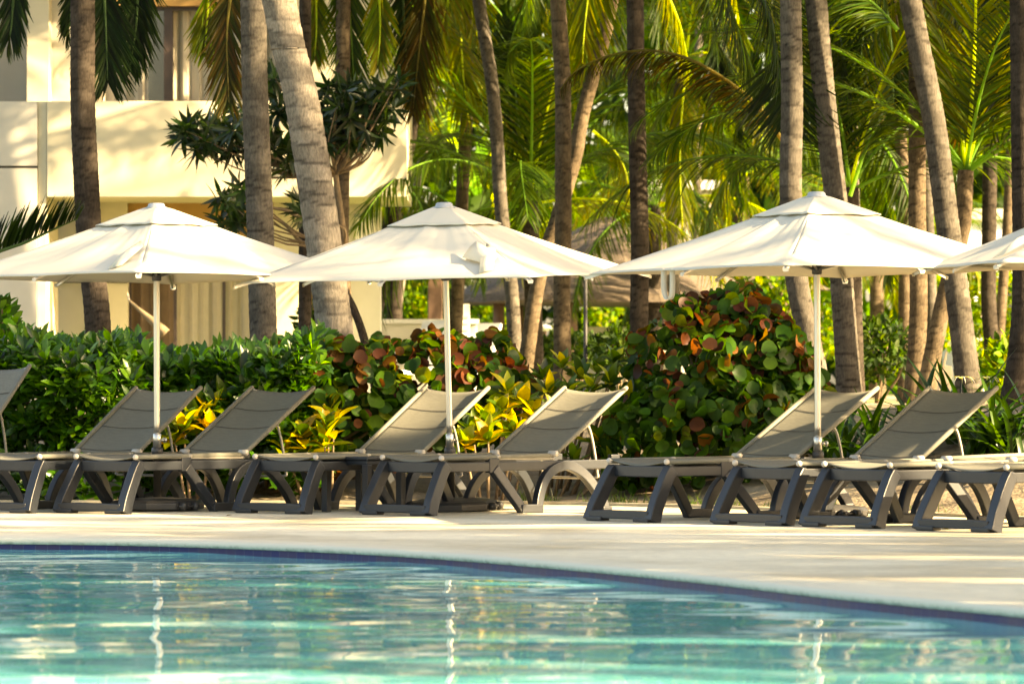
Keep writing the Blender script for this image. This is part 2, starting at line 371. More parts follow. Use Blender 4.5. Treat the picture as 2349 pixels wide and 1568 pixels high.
def water():
    xs = np.concatenate([np.linspace(-20, -4.2, 30), np.arange(-4.0, 3.4, 0.028), np.linspace(3.45, 4.4, 10)])
    ys = np.concatenate([np.linspace(-4, 12.5, 50), np.arange(12.6, 28.7, 0.036), [29.2]])
    X, Y = np.meshgrid(xs, ys); Z = np.full(X.shape, -0.077)
    r = np.random.default_rng(4)
    for k in range(46):
        lam = 0.30 * (3.4 / 0.30) ** r.random(); a = r.normal(math.pi / 2, 0.75); kk = 2 * math.pi / lam
        amp = 0.0030 / kk * (0.55 + 0.9 * r.random()); ph = r.random() * 6.28
        Z += amp * np.sin(kk * (X * math.cos(a) + Y * math.sin(a)) + ph)
    n = len(xs); V = np.column_stack([X.ravel(), Y.ravel(), Z.ravel()])
    J, I = np.meshgrid(np.arange(len(ys) - 1), np.arange(n - 1), indexing='ij'); b = (J * n + I).ravel()
    Q = np.column_stack([b, b + 1, b + n + 1, b + n])
    tag(link('pool_water', mesh_np('pool_water', V, Q), M['water'], None, True), kind='structure')
water()
# far side path and a lawn strip seen between the trunks
def sheet(name, quad, mat, dz):
    V = [(x, y, tz(x, y) + dz) for x, y in quad]; tag(MB().add(V, [(0, 1, 2, 3)]).build(name, mat), kind='structure')
sheet('path', [(1, 43.5), (30, 41.0), (30, 43.4), (1, 45.6)], M['deck'], 0.006)
sheet('far_path', [(-12, 66), (30, 64), (30, 68), (-12, 70)], M['deck'], 0.01)

# ------------------------------------------------------------------ sun loungers
def make_lounger(flat=False, back=30.6):
    root = empty('sun_lounger', (0, 0, 0))
    r = M['resin']
    fr = MB()
    for s in (-1, 1):
        fr.bar([(s * .285, 0.0, .342), (s * .285, 1.0, .342), (s * .285, 1.94, .345)], .068, .036, (1, 0, 0))
        fr.bar([(s * .283, .47, .35), (s * .283, .58, .352)], .108, .048, (1, 0, 0))
        fr.box(s * .283 - .02, s * .283 + .02, 1.86, 1.96, .33, .415)
    fr.bar([(-.30, .012, .343), (-.12, 0.0, .34), (.12, 0.0, .34), (.30, .012, .343)], .05, .078, (0, 0, 1))
    fr.box(-.27, .27, .9, .94, .32, .352); fr.box(-.27, .27, 1.90, 1.94, .32, .372)
    fr.build('frame', r, root, bevel=.007)
    for s in (-1, 1):                                        # curved foot-end legs
        m = MB(); pts = [(s * .284, .012, .36), (s * .287, -.035, .30), (s * .294, -.10, .19), (s * .303, -.155, .09), (s * .310, -.19, .0)]
        m.bar(spline(pts, 12), np.linspace(.085, .10, 12), .07, (1, 0, 0)); m.build('leg', r, root, bevel=.007)
        m = MB(); m.bar(spline([(s * .286, .53, .33), (s * .31, .64, .20), (s * .338, .755, .06), (s * .35, .80, .0)], 10), np.linspace(.08, .066, 10), .055, (1, 0, 0))
        m.box(s * .348 - .032, s * .348 + .032, .755, .985, 0.0, .062)
        arch = [(s * .35, .955, .0), (s * .342, .97, .09), (s * .325, 1.04, .215), (s * .305, 1.15, .30), (s * .298, 1.28, .338), (s * .298, 1.38, .335), (s * .308, 1.52, .275), (s * .325, 1.63, .17), (s * .34, 1.70, .07), (s * .348, 1.73, .0)]
        m.bar(spline(arch, 30), .074, .055, (1, 0, 0)); m.box(s * .348 - .03, s * .348 + .03, 1.68, 1.78, 0.0, .03)
        m.build('leg', r, root, bevel=.007)
    m = MB()
    m.bar([(-.30, -.186, .042), (-.15, -.184, .046), (.15, -.184, .046), (.30, -.186, .042)], .082, .058, (0, 0, 1))
    for s in (-1, 1): m.box(s * .235 - .075, s * .235 + .075, -.236, -.15, 0.0, .03)
    m.build('foot_bar', r, root, bevel=.006)
    zt = .409; hy = 1.20
    def sag(x, a): return -a * (1 - (x / .287) ** 2)
    g = MB(); g.grid(lambda u, v: ((u - .5) * .574, -.02 + v * 1.20, zt + .012 + sag((u - .5) * .574, .022 + .016 * (1 - v) ** 6)), 12, 24)
    sg = g.build('seat', M['sling'], root, True); so_ = sg.modifiers.new('thick', 'SOLIDIFY'); so_.thickness = .006
    for s in (-1, 1):
        t = MB(); t.tube([(s * .288, -.03, zt), (s * .288, .6, zt + .003), (s * .288, 1.16, zt + .004)], .0185, 12)
        tb = t.build('seat_tube', M['sling'], root, True)
        k = MB(); k.ball((s * .288, -.034, zt), .0215, 12); k.build('end_knob', M['knob'], tb, True)
        k = MB(); k.tube([(s * .288, .55, zt + .002), (s * .288, .59, zt + .003)], .0198, 12); k.build('clip', M['tube'], tb, True)
        k = MB(); k.tube([(s * .25, 1.205, zt + .02), (s * .322, 1.205, zt + .02)], .0215, 12); k.build('hinge', M['knob'], tb, True)
        c = MB(); c.tube([(s * .288, -.02, zt), (s * .288, 1.2, zt - .018)], .012, 8); c.build('rail', M['tube'], root, True)
    c = MB(); c.tube(spline([(-.285, .05, zt - .005), (-.2, .045, zt - .04), (0, .04, zt - .048), (.2, .045, zt - .04), (.285, .05, zt - .005)], 14), .011, 8)
    c.build('cross_tube', M['alu'], root, True)
    a = math.radians(1.0 if flat else back); L = .94; ca, sa = math.cos(a), math.sin(a); z0 = zt + .022
    def bp(x, t, off=0.0): return (x, 1.215 + t * L * ca - off * sa, z0 + t * L * sa + off * ca)
    def bs(u, v):
        x = (u - .5) * .60; s_ = -.045 * (1 - (2 * u - 1) ** 2) * (.55 + .45 * v) ** 1.0
        return bp(x, v, s_ * .8)
    g = MB(); g.grid(bs, 14, 18); b = g.build('backrest', M['sling'], root, True); q = b.modifiers.new('thick', 'SOLIDIFY'); q.thickness = .006
    for s in (-1, 1):
        t = MB(); t.tube([bp(s * .30, 0), bp(s * .302, .5), bp(s * .304, 1.005)], [.018, .0185, .0175], 12); t.ball(bp(s * .304, 1.005), .018)
        t.build('backrest_tube', M['sling_edge'], b, True)
    t = MB(); t.tube(spline([bp(-.30, .99, 0), bp(-.2, .985, -.035), bp(0, .98, -.05), bp(.2, .985, -.035), bp(.30, .99, 0)], 12), .010, 8); t.build('top_tube', M['tube'], b, True)
    for tt in (.04, .40, .69):
        zz = MB()
        us = np.linspace(.04, .96, 90)
        pts = []
        for i, u in enumerate(us):
            p = np.array(bs(u, tt + (.004 if i % 2 else -.004))); pts.append(p + np.array([0, -sa, ca]) * .0045)
        zz.tube(pts, .0024, 4); zz.build('seam', M['seam'], b, False)
    if not flat:
        for s in (-1, 1):
            t = MB(); e0 = np.array(bp(s * .27, .47, -.02)); t.tube(spline([e0, e0 + V3(0, .035, -.03), (s * .27, e0[1] + .075, lerp(e0[2], .37, .5)), (s * .27, e0[1] + .11, .365), (s * .27, e0[1] + .13, .26)], 14), .010, 8)
            t.build('prop_bar', M['tube'], root, True)
        y1 = e0[1] + .13; t = MB(); t.tube(spline([(-.27, y1, .27), (-.26, y1 - .01, .245), (0, y1 - .012, .24), (.26, y1 - .01, .245), (.27, y1, .27)], 14), .010, 8); t.build('prop_rod', M['tube'], root, True)
    return root
GL = 'sun loungers in the row along the pool'
LG = [  # right front corner px, ground y, angle, label, kind
    (-292, 1174, 31, 'lounger cut off by the left picture edge with only its steep backrest showing', 'steep'),
    (97, 1177, 30.5, 'leftmost lounger with visible feet, its backrest behind the first umbrella pole', 'n'),
    (318, 1179, 36, 'dark shaded lounger just right of the first umbrella pole, before yellow leaves', 'n'),
    (731, 1179, 36.8, 'lounger whose backrest stands behind the second umbrella pole, beside the side table', 'n'),
    (1020, 1183, 41, 'lounger just right of the second umbrella pole with sunlit pale backrest', 'n'),
    (1537.5, 1198, 48.3, 'lounger before the big round leaved bush, backrest behind the third pole', 'n'),
    (1841, 1206, 45, 'lounger right of the third umbrella pole with sunlit backrest before strap leaves', 'n'),
    (2049, 1212, 46, 'lounger with its backrest folded flat, second from the right', 'flat'),
    (2316.5, 1221, 47, 'lounger nearest the right picture edge, only its foot end in view', 'n')]
protos = {}
for xr, yf, th, lab, kd in LG:
    if kd not in protos:
        o = protos[kd] = make_lounger(kd == 'flat', 43.5 if kd == 'steep' else 30.6)
    else: o = copy_tree(protos[kd])
    t = math.radians(th); df = F * H / (yf - YH) + .21 * math.cos(t)
    X0 = px(xr, df)
    o.location = (X0 - .288 * math.cos(t), df + .288 * math.sin(t), 0.003); o.rotation_euler = (0, 0, -t)
    tag(o, lab, 'sun lounger', GL)

# side table
def side_table():
    d = 33.6; r = empty('side_table', (px(832, d), d + .2, 0.003), 'dark square side table between two loungers under the second umbrella', 'side table', rz=math.radians(-38))
    m = MB(); m.box(-.23, .23, -.23, .23, .385, .41); m.box(-.215, .215, -.215, .215, .35, .385); m.build('tabletop', M['resin'], r, bevel=.006)
    for sx in (-1, 1):
        for sy in (-1, 1):
            m = MB(); m.box(sx * .195 - .027, sx * .195 + .027, sy * .195 - .027, sy * .195 + .027, 0, .352); m.build('leg', M['resin'], r, bevel=.005)
side_table()

# ------------------------------------------------------------------ umbrellas
def make_umbrella(strap=False):
    root = empty('umbrella', (0, 0, 0))
    m = MB(); m.lathe([(.30, .0), (.355, .012), (.36, .055), (.335, .075), (.25, .088), (.04, .1)], n=10)
    b = m.build('base', M['dark'], root, False, bevel=.004)
    wv = MB()
    for s in (-1, 1): wv.tube([(s * .06 - .02, -.365, .035), (s * .06 + .02, -.365, .035)], .032, 12)
    wv.tube([(-.10, -.365, .035), (.10, -.365, .035)], .01, 8); wv.build('wheel', M['dark'], b, True)
    m = MB(); m.lathe([(.03, .09), (.03, .42), (.042, .425), (.045, .45), (.04, .475)], n=16); m.build('sleeve', M['dark'], root, True)
    m = MB(); m.lathe([(.031, .475), (.031, .575), (.026, .58)], n=16); c = m.build('collar', M['alu'], root, True)
    m = MB(); m.tube([(.03, -.01, .53), (.06, -.012, .53)], [.012, .012], 10); m.tube([(.06, -.012, .53), (.072, -.012, .53)], [.022, .02], 10); m.build('knob', M['alu'], c, True)
    m = MB(); R = []
    for z in np.linspace(.56, 2.27, 20):
        R.append([((.0225 + .0012 * math.cos(8 * t)) * math.cos(t), (.0225 + .0012 * math.cos(8 * t)) * math.sin(t), z) for t in np.linspace(0, 2 * math.pi, 48, endpoint=False)])
    m.rings(R); m.build('pole', M['alu'], root, True)
    m = MB(); m.lathe([(.026, 1.735), (.036, 1.74), (.036, 1.80), (.026, 1.81)], n=16); m.build('runner', M['dark'], root, True)
    m = MB(); m.lathe([(.026, 2.17), (.05, 2.175), (.05, 2.21), (.026, 2.215)], n=16); m.build('hub', M['dark'], root, True)
    ZR, ZA, A = 1.752, 2.312, 1.17
    def can(k, u, t, A=A, ZR=ZR, ZA=ZA, sagk=1.0):
        c0 = math.radians(45 + 90 * k); c1 = c0 + math.pi / 2
        p0 = np.array([math.cos(c0), math.sin(c0)]) * A * math.sqrt(2); p1 = np.array([math.cos(c1), math.sin(c1)]) * A * math.sqrt(2)
        e = lerp(p0, p1, u); bay = abs(math.sin(2 * math.pi * u))
        q = e * t * (1 - .018 * bay * t ** 3)
        z = ZA + (ZR - ZA) * t - sagk * (.020 * math.sin(math.pi * t) * (1 + .8 * bay)) + sagk * .008 * bay * t ** 4
        z += sagk * (.0042 * math.sin(21 * u + 3 * k) + .003 * math.sin(57 * u + 5 * k + 3 * t)) * t * (1 - t ** 2) * 2.2
        return (q[0], q[1], z)
    m = MB()
    for k in range(4): m.grid(lambda u, t: can(k, u, .02 + .98 * t), 32, 20)
    me = bpy.data.meshes.new('canopy'); 
    cn = m.build('canopy', M['canvas'], root, True); s_ = cn.modifiers.new('weld', 'WELD'); s_.merge_threshold = .0005; s_ = cn.modifiers.new('thick', 'SOLIDIFY'); s_.thickness = .003
    m = MB()
    for k in range(4):
        def vent(u, t):
            x, y, z = can(k, u, .055 + .225 * t, sagk=.35)
            return (x, y, z + .010 - .007 * t ** 2 + .006 * t ** 3 * abs(math.sin(3 * math.pi * u + k)))
        m.grid(vent, 24, 8)
    vn = m.build('vent', M['canvas'], cn, True); s_ = vn.modifiers.new('weld', 'WELD'); s_.merge_threshold = .0005; s_ = vn.modifiers.new('thick', 'SOLIDIFY'); s_.thickness = .003
    m = MB(); m.lathe([(.085, 2.282), (.088, 2.292), (.066, 2.30), (.062, 2.318), (.05, 2.326), (.02, 2.328)], n=18); m.build('finial', M['capgrey'], root, True)
    for k in range(8):
        a = math.radians(45 * k); rr = A * (1 if k % 2 == 0 else math.sqrt(2))
        e = np.array([math.cos(a) * rr, math.sin(a) * rr, ZR - .016]); s0 = np.array([math.cos(a) * .05, math.sin(a) * .05, 2.16])
        e2 = s0 + (e - s0) * 1.018
        rb = MB(); rb.bar([s0, e2], .022, .012, (-math.sin(a), math.cos(a), 0)); rbo = rb.build('rib', M['alu'], root, False)
        mid = s0 + (e - s0) * .52; st = MB(); st.tube([(math.cos(a) * .034, math.sin(a) * .034, 1.775), mid], .008, 8); st.build('strut', M['alu'], rbo, True)
        f = MB(); sd = np.array([-math.sin(a), math.cos(a), 0]); c0 = s0 + (e - s0) * .93 + V3(0, 0, .012); c1 = s0 + (e - s0) * 1.02 + V3(0, 0, .006)
        f.add([c0 - sd * .012, c0 + sd * .012, c1 + sd * .024, c1 - sd * .024, c1 + sd * .018 - V3(0, 0, .022), c1 - sd * .018 - V3(0, 0, .022)], [(0, 1, 2, 3), (3, 2, 4, 5)])
        f.build('pocket', M['canvas'], cn, False)
    if strap:
        lat = [0, -.006, .004, .028, .06, .09, .10, .10]; hz = [.03, -.07, -.14, -.18, -.19, -.165, -.09, .03]
        pp = spline([(-1.13, .30 - a, ZR - .01 + b) for a, b in zip(lat, hz)], 26); V = []; Fc = []; sp = MB()
        for i, p in enumerate(pp):
            V += [tuple(p + V3(.016, -.012, 0)), tuple(p - V3(.016, -.012, 0))]
            if i: Fc.append((2 * i - 2, 2 * i, 2 * i + 1, 2 * i - 1))
        sp.add(V, Fc); o = sp.build('strap', M['canvas'], root, True); q = o.modifiers.new('thick', 'SOLIDIFY'); q.thickness = .004
    return root
GU = 'cream umbrellas behind the loungers'
UM = [  # pole px at base, distance, corner angle, tilts, label
    (361, 34.2, 45, (-.2, .2), 'cream square umbrella before the hotel balcony, leftmost of the row'),
    (1036, 34.1, 67, (1.7, 1.4), 'cream square umbrella with a torn panel, right of the leaning pale trunk'),
    (1877, 32.2, 34, (-.2, .3), 'cream square umbrella with a loop strap hanging from its left edge'),
    (2582, 30.7, 8, (.3, .3), 'cream umbrella at the right picture edge, only its left corner in view')]
um0 = None
for i, (x, d, al, (tx, ty), lab) in enumerate(UM):
    if i == 2: o = make_umbrella(True)
    elif um0 is None: o = um0 = make_umbrella()
    else: o = copy_tree(um0)
    o.scale = (.985,) * 3; o.location = (px(x, d), d, .004); o.rotation_euler = (Matrix.Rotation(math.radians(tx), 3, 'X') @ Matrix.Rotation(math.radians(-ty), 3, 'Y') @ Matrix.Rotation(math.radians(al), 3, 'Z')).to_euler()
    tag(o, lab, 'umbrella', GU)
    if i < 2:                                                # a loose flap of torn canvas on the front of the first two
        A = 1.17; c0, c1 = math.radians(135), math.radians(225); p0 = V3(math.cos(c0), math.sin(c0), 0) * A * 1.4142; p1 = V3(math.cos(c1), math.sin(c1), 0) * A * 1.4142
        def sf(u, t, h): q = lerp(p0, p1, u) * t; q[2] = 2.312 - .56 * t + h; return q
        pts = [(.86, .62, .02), (.90, .60, .05), (.95, .80, .06), (.90, .86, .015), (.80, .74, .012)] if i else [(.985, .66, .02), (.96, .60, .035), (.87, .80, .04), (.84, .95, .012), (.90, .90, .012)]
        cn = [c for c in o.children if c.name.startswith('canopy')][0]
        f = MB(); f.add([sf(*p) for p in pts] + [sf(*lerp(np.array(pts[0]), np.array(pts[3]), .5) + V3(0, 0, .05))], [(0, 1, 5), (1, 2, 5), (2, 3, 5), (3, 4, 5), (4, 0, 5)]); ob = f.build('flap', M['canvas'], cn, True); q = ob.modifiers.new('thick', 'SOLIDIFY'); q.thickness = .003

# ------------------------------------------------------------------ leaves
def leafset(pos, dirs, ups, L, Wd, prof, bend=0.4, fold=0.25, rows=5):
    n = len(pos); d = nrm(dirs); s = nrm(np.cross(d, ups)); u = np.cross(s, d)
    L = np.broadcast_to(np.asarray(L, float), (n,)); Wd = np.broadcast_to(np.asarray(Wd, float), (n,)); bend = np.broadcast_to(np.asarray(bend, float), (n,))
    ts = np.linspace(0, 1, rows); V = np.zeros((n, rows, 3, 3)); cx = np.zeros(n); cz = np.zeros(n); pt = 0.0
    for i, t in enumerate(ts):
        if i:
            am = bend * (t + pt) / 2; cx = cx + (t - pt) * np.cos(am); cz = cz - (t - pt) * np.sin(am)
        pt = t
        c = pos + (L * cx)[:, None] * d + (L * cz)[:, None] * u
        wv = Wd * prof(t) * 0.5; nu = u * np.cos(bend * t)[:, None] + d * np.sin(bend * t)[:, None]
        V[:, i, 1] = c
        V[:, i, 0] = c - s * wv[:, None] + nu * (fold * wv)[:, None]; V[:, i, 2] = c + s * wv[:, None] + nu * (fold * wv)[:, None]
    q = []
    for i in range(rows - 1):
        for k in (0, 1): a = i * 3 + k; q.append((a, a + 1, a + 4, a + 3))
    Q = (np.array(q)[None] + (np.arange(n) * rows * 3)[:, None, None]).reshape(-1, 4)
    return V.reshape(-1, 3), Q, rows * 3
def pr_spat(t): return max(.12, math.sin(math.pi * min(t, .999) ** 1.7) ** .75)
def pr_lanc(t): return max(.06, math.sin(math.pi * min(t, .999) ** .8) ** .9)
def pr_round(t): return max(.12, math.sqrt(max(0, 1 - (2 * t - 1.0) ** 2)))
def pr_strap(t): return (1 - t ** 3) * .9 + .05
def pr_needle(t): return max(.12, (1 - t) ** .6 * min(1, .5 + 3 * t))
def rand_dirs(n, r): return nrm(r.normal(size=(n, 3)))
def leaf_object(name, mat, parent, V, Q, per, cols, loc=None):
    C = np.repeat(cols, per, axis=0)
    if loc is not None: V = V - np.asarray(loc)
    return link(name, mesh_np(name, V, Q, C), mat, parent, True)
LEAFK = 0.5
def palette(n, r, cols, wts, jit=.25):
    c = np.array(cols)[r.choice(len(cols), n, p=np.array(wts) / sum(wts))]
    return np.clip(c * LEAFK * (1 + jit * r.normal(size=(n, 1))).clip(.45, 1.7) * (1 + .08 * r.normal(size=(n, 3))), .004, .6)
def rosettes(cent, axis, k, r, spread=(25, 75)):
    n = len(cent); a = nrm(axis); t1 = nrm(np.cross(a, rand_dirs(n, r))); t2 = np.cross(a, t1)
    P_, D, U = [], [], []
    for j in range(k):
        th = 2.4 * j + r.random(n) * .6; el = np.radians(spread[0] + (spread[1] - spread[0]) * (j + r.random(n)) / k)
        rad = t1 * np.cos(th)[:, None] + t2 * np.sin(th)[:, None]
        d = a * np.cos(el)[:, None] + rad * np.sin(el)[:, None]
        u = a * np.sin(el)[:, None] - rad * np.cos(el)[:, None]
        P_.append(cent - a * (.035 * j / k)); D.append(d); U.append(u)
    return np.vstack(P_), np.vstack(D), np.vstack(U)
def root_for(x, d, name, lab, cat, group=None):
    X0 = px(x, d); return empty(name, (X0, d, float(tz(X0, d))), lab, cat, group)

GREEN = [(.05, .17, .008), (.10, .27, .012), (.025, .09, .007)]
def hedge():
    r = np.random.default_rng(21); root = root_for(300, 37.6, 'hedge', 'long clipped green hedge of glossy upright leaves at the left', 'hedge')
    n = 1150; x = r.uniform(px(-160, 37), px(735, 37), n); top = 1.21 + .05 * np.sin(x * 3.1) + .05 * np.sin(x * 1.3 + 2) + .04 * np.sin(x * 7.7 + 1) + .04 * r.normal(size=n)
    f = r.random(n); front = f < .68
    z = np.where(front, .04 + (top - .1) * r.random(n) ** .8, top); y = np.where(front, 37.0 + .14 * np.sin(x * 4) + .1 * np.sin(z * 6 + x * 2) + r.exponential(.12, n), r.uniform(37.1, 38.7, n))
    z = np.where(front, z, z - .05 * r.random(n)); y = y + .18 * np.clip(z - .8, 0, 1)
    ax = np.column_stack([.35 * r.normal(size=n), -.55 + .3 * r.normal(size=n), .85 + .2 * r.normal(size=n)])
    ps, d, u = rosettes(np.column_stack([x, y, z]), ax, 9, r, (18, 80)); m = len(ps)
    V, Q, per = leafset(ps, d, u, r.uniform(.12, .21, m), r.uniform(.045, .066, m), pr_spat, r.uniform(.1, .7, m), .3)
    leaf_object('foliage', M['leaf'], root, V, Q, per, palette(m, r, GREEN, (5, 3, 3)), root.location)
    mb = MB()
    for i in range(70):
        X0 = r.uniform(px(-150, 37), px(725, 37)); Y0 = r.uniform(37.5, 38.3); g = float(tz(X0, Y0))
        mb.tube(spline([(X0, Y0, g - .03), (X0 + .1 * r.normal(), Y0 - .05, .5), (X0 + .2 * r.normal(), Y0 - .1, 1.2)], 6), [.018, .016, .014, .012, .01, .007], 6)
    mb.v = [tuple(np.array(v) - np.array(root.location)) for v in mb.v]; mb.build('stem', M['stem'], root, True)
hedge()
SG = [(.035, .10, .014), (.065, .17, .014), (.17, .25, .012), (.19, .055, .022), (.22, .10, .02), (.11, .045, .02)]
def sea_grape(lab, blobs, n, seed, reds, dmin=None):
    r = np.random.default_rng(seed); b0 = blobs[0]; root = root_for(b0[0], b0[2], 'sea_grape_bush', lab, 'bush')
    vol = np.array([b[3] * b[4] for b in blobs], float); k = r.choice(len(blobs), n, p=vol / vol.sum()); B = np.array(blobs, float)[k]
    s = F / B[:, 2]; c = np.column_stack([(B[:, 0] - CX) / s, B[:, 2], H - (B[:, 1] - YH) / s]); R = np.column_stack([B[:, 3] / s, B[:, 5], B[:, 4] / s])
    dr = rand_dirs(n, r); dr[:, 1] = -np.abs(dr[:, 1]) * np.where(r.random(n) < .8, 1, -1); dr[:, 2] = np.where(dr[:, 2] < -.75, -dr[:, 2], dr[:, 2])
    f = 1 - np.abs(r.normal(0, .13, n)) + .07 * np.sin(dr[:, 0] * 9 + dr[:, 2] * 7)
    ps = c + dr * R * f[:, None]
    keep = ps[:, 2] > tz(ps[:, 0], ps[:, 1]) + .02; ps, dr, f = ps[keep], dr[keep], f[keep]; n = len(ps)
    out = nrm(dr * np.array([1, 1, 1]) + .95 * r.normal(size=(n, 3)) + np.array([0, -.35, .25]))          # blade normal
    d = nrm(np.cross(out, rand_dirs(n, r))); d = nrm(d + np.array([0, 0, .15]))
    sz = r.uniform(.065, .145, n) 
    V, Q, per = leafset(ps - d * sz[:, None] * .5, d, out, sz, sz * r.uniform(.95, 1.15, n), pr_round, r.uniform(-.7, 1.1, n), .32, 7)
    col = palette(n, r, SG, (5, 4, .8, .25, .25, .3), .2)
    zz = np.clip((ps[:, 2] - reds[0]) / (reds[1] - reds[0]), 0, 1) * np.clip(1 - reds[3] * np.abs(ps[:, 0] - reds[2]), 0, 1)
    hot = r.random(n) < .9 * zz * (f > .8)
    hc = palette(n, r, SG, (1.2, 2, 3, 3.2, 2.4, 2), .2); col[hot] = hc[hot]
    leaf_object('foliage', M['sealeaf'], root, V, Q, per, col, root.location)
    mb = MB()
    for i in range(max(8, n // 60)):
        b = np.array(ps[r.integers(n)]); g0 = np.array([c[0][0] + r.normal() * .35 * R[0][0], c[0][1], 0]); g0[2] = float(tz(g0[0], g0[1])) - .03
        mb.tube(spline([g0, lerp(g0, b, .45) + r.normal(size=3) * .06, b], 7), np.linspace(.022, .005, 7), 6)
    mb.v = [tuple(np.array(v) - np.array(root.location)) for v in mb.v]; mb.build('branch', M['stem'], root, True)
    return root
sea_grape('low sea grape bush with red and green round leaves under the leaning pale trunk',
          [(760, 960, 37.7, 240, 175, .7), (980, 930, 37.9, 240, 170, .7), (1120, 900, 38.2, 110, 135, .6), (640, 900, 37.6, 120, 110, .5)], 2500, 31, (.6, 1.15, .0, .22))
sea_grape('tall rounded sea grape bush, reddish at its crown, left of the third umbrella pole',
          [(1660, 880, 37.3, 235, 215, .8), (1640, 1010, 37.0, 280, 160, .8), (1690, 790, 37.4, 150, 125, .6), (1760, 860, 37.2, 130, 130, .6)], 3000, 32, (.9, 1.5, 2.2, .4))

CR = [(.85, .66, .012), (.50, .56, .014), (.14, .25, .014), (.55, .42, .014), (.06, .14, .01)]
def croton(lab, spots, seed, wts=(4, 3, 3, 1, 2), L=(.16, .26), Wd=.10, name='croton_plant', kk=10):
    r = np.random.default_rng(seed); root = root_for(spots[0][0], spots[0][2], name, lab, 'plant')
    cs = np.array([P(x, y, d) for x, y, d in spots]); n = len(cs)
    ax = np.column_stack([.25 * r.normal(size=n), -.45 + .2 * r.normal(size=n), np.ones(n)])
    ps, d, u = rosettes(cs, ax, kk, r, (10, 80)); m = len(ps); Ls = r.uniform(L[0], L[1], m)
    V, Q, per = leafset(ps, d, u, Ls, Wd * r.uniform(.8, 1.25, m), pr_lanc, r.uniform(.0, .9, m), .35, 6)
    col = palette(m, r, CR, wts, .2)
    leaf_object('foliage', M['leaf'], root, V, Q, per, col, root.location)
    mb = MB()
    for p in cs:
        g0 = np.array([lerp(p[0], root.location[0], .5), p[1] + .1, 0]); g0[2] = float(tz(g0[0], g0[1])) - .03
        mb.tube(spline([g0, lerp(g0, p, .6) + V3(0, .04, 0), p], 6), np.linspace(.014, .006, 6), 6)
    mb.v = [tuple(np.array(v) - np.array(root.location)) for v in mb.v]; mb.build('stem', M['stem'], root, True)
croton('yellow croton behind the gap right of the first umbrella pole', [(450, 965, 36.9), (480, 940, 37), (420, 985, 36.8), (510, 925, 37.1), (400, 1010, 36.8), (480, 985, 36.8)], 41, (4, 2, 3, .6, 2))
croton('bright yellow croton rosette in the gap between the second and third backrest', [(752, 985, 36.8), (765, 965, 36.9), (690, 1000, 36.8), (650, 1030, 36.8), (640, 990, 36.9), (700, 1040, 36.8), (745, 1020, 36.7)], 42, (5, 2, 3, .8, 2))
croton('yellow green croton right of the second umbrella pole', [(1120, 965, 36.7), (1085, 995, 36.6), (1155, 945, 36.8), (1120, 1010, 36.5), (1180, 990, 36.7), (1065, 1020, 36.5), (1200, 930, 36.9), (1165, 905, 37), (1230, 960, 36.8)], 43, (3, 3, 3, .8, 1.5))
croton('broad leaved green shrub between the low bush and the tall bush', [(1240, 870, 37.4), (1290, 840, 37.6), (1330, 865, 37.5), (1370, 850, 37.6), (1410, 830, 37.6), (1260, 900, 37.2), (1310, 900, 37.2), (1360, 890, 37.3), (1400, 880, 37.3), (1340, 930, 37.1), (1390, 940, 37), (1270, 940, 37), (1420, 990, 36.9), (1370, 1010, 36.9), (1300, 1000, 36.9), (1440, 920, 37.1), (1320, 1060, 36.8), (1260, 1050, 36.8), (1400, 1070, 36.7)], 44, (.6, 2, 4, .3, 4), (.14, .22), .08, 'broadleaf_shrub')

def lilies():
    r = np.random.default_rng(51); g = 'strap leaved lilies behind the right loungers'
    spots = [(1930, 36.2, 14, 'strap leaved lily just right of the third umbrella pole'), (2010, 35.8, 16, 'strap leaved lily in the gap between the two sunlit backrests'), (2090, 36.4, 14, 'strap leaved lily behind the left edge of the right sunlit backrest'),
             (2200, 36.0, 16, 'strap leaved lily with white spidery flowers above the right backrest'), (2255, 35.3, 16, 'strap leaved lily right beside the raised right backrest'), (2320, 35.0, 18, 'strap leaved lily at the right picture edge behind the flat lounger'), (2390, 35.4, 14, 'strap leaved lily half cut by the right picture edge')]
    for i, (x, d, n, lab) in enumerate(spots):
        root = root_for(x, d, 'strap_lily', lab, 'plant', g); b = np.array(root.location)
        n *= 2
        az = r.uniform(0, 6.28, n); el = np.radians(r.uniform(42, 82, n)); dr = np.column_stack([np.cos(az) * np.cos(el), np.sin(az) * np.cos(el), np.sin(el)])
        up = np.column_stack([-np.cos(az) * np.sin(el), -np.sin(az) * np.sin(el), np.cos(el)])
        V, Q, per = leafset(r.normal(size=(n, 3)) * np.array([.07, .07, .01]), dr, up, r.uniform(.55, .9, n), r.uniform(.045, .065, n), pr_strap, r.uniform(.5, 1.7, n), .3, 9)
        leaf_object('foliage', M['leaf'], root, V, Q, per, palette(n, r, [(.035, .10, .01), (.07, .17, .014), (.02, .06, .008)], (4, 1.5, 4)))
        if i == 3:
            for fx in (2205, 2262):
                c = P(fx, 868, d) - b; m = 9; az = np.linspace(0, 6.28, m, endpoint=False); dr = np.column_stack([np.cos(az) * .8, np.sin(az) * .8, np.full(m, .6)]); up = np.column_stack([-np.cos(az) * .6, -np.sin(az) * .6, np.full(m, .8)])
                V, Q, per = leafset(np.repeat(c[None], m, 0), dr, up, .16, .009, pr_strap, 1.9, .2, 7)
                leaf_object('flower', M['leaf'], root, V, Q, per, np.full((m, 3), .55))
                MB().tube([(0, 0, 0), lerp(V3(0, 0, 0), c, .5) + V3(0, 0, .05), c], .008, 6).build('flower_stalk', M['leaf'], root, True)
lilies()
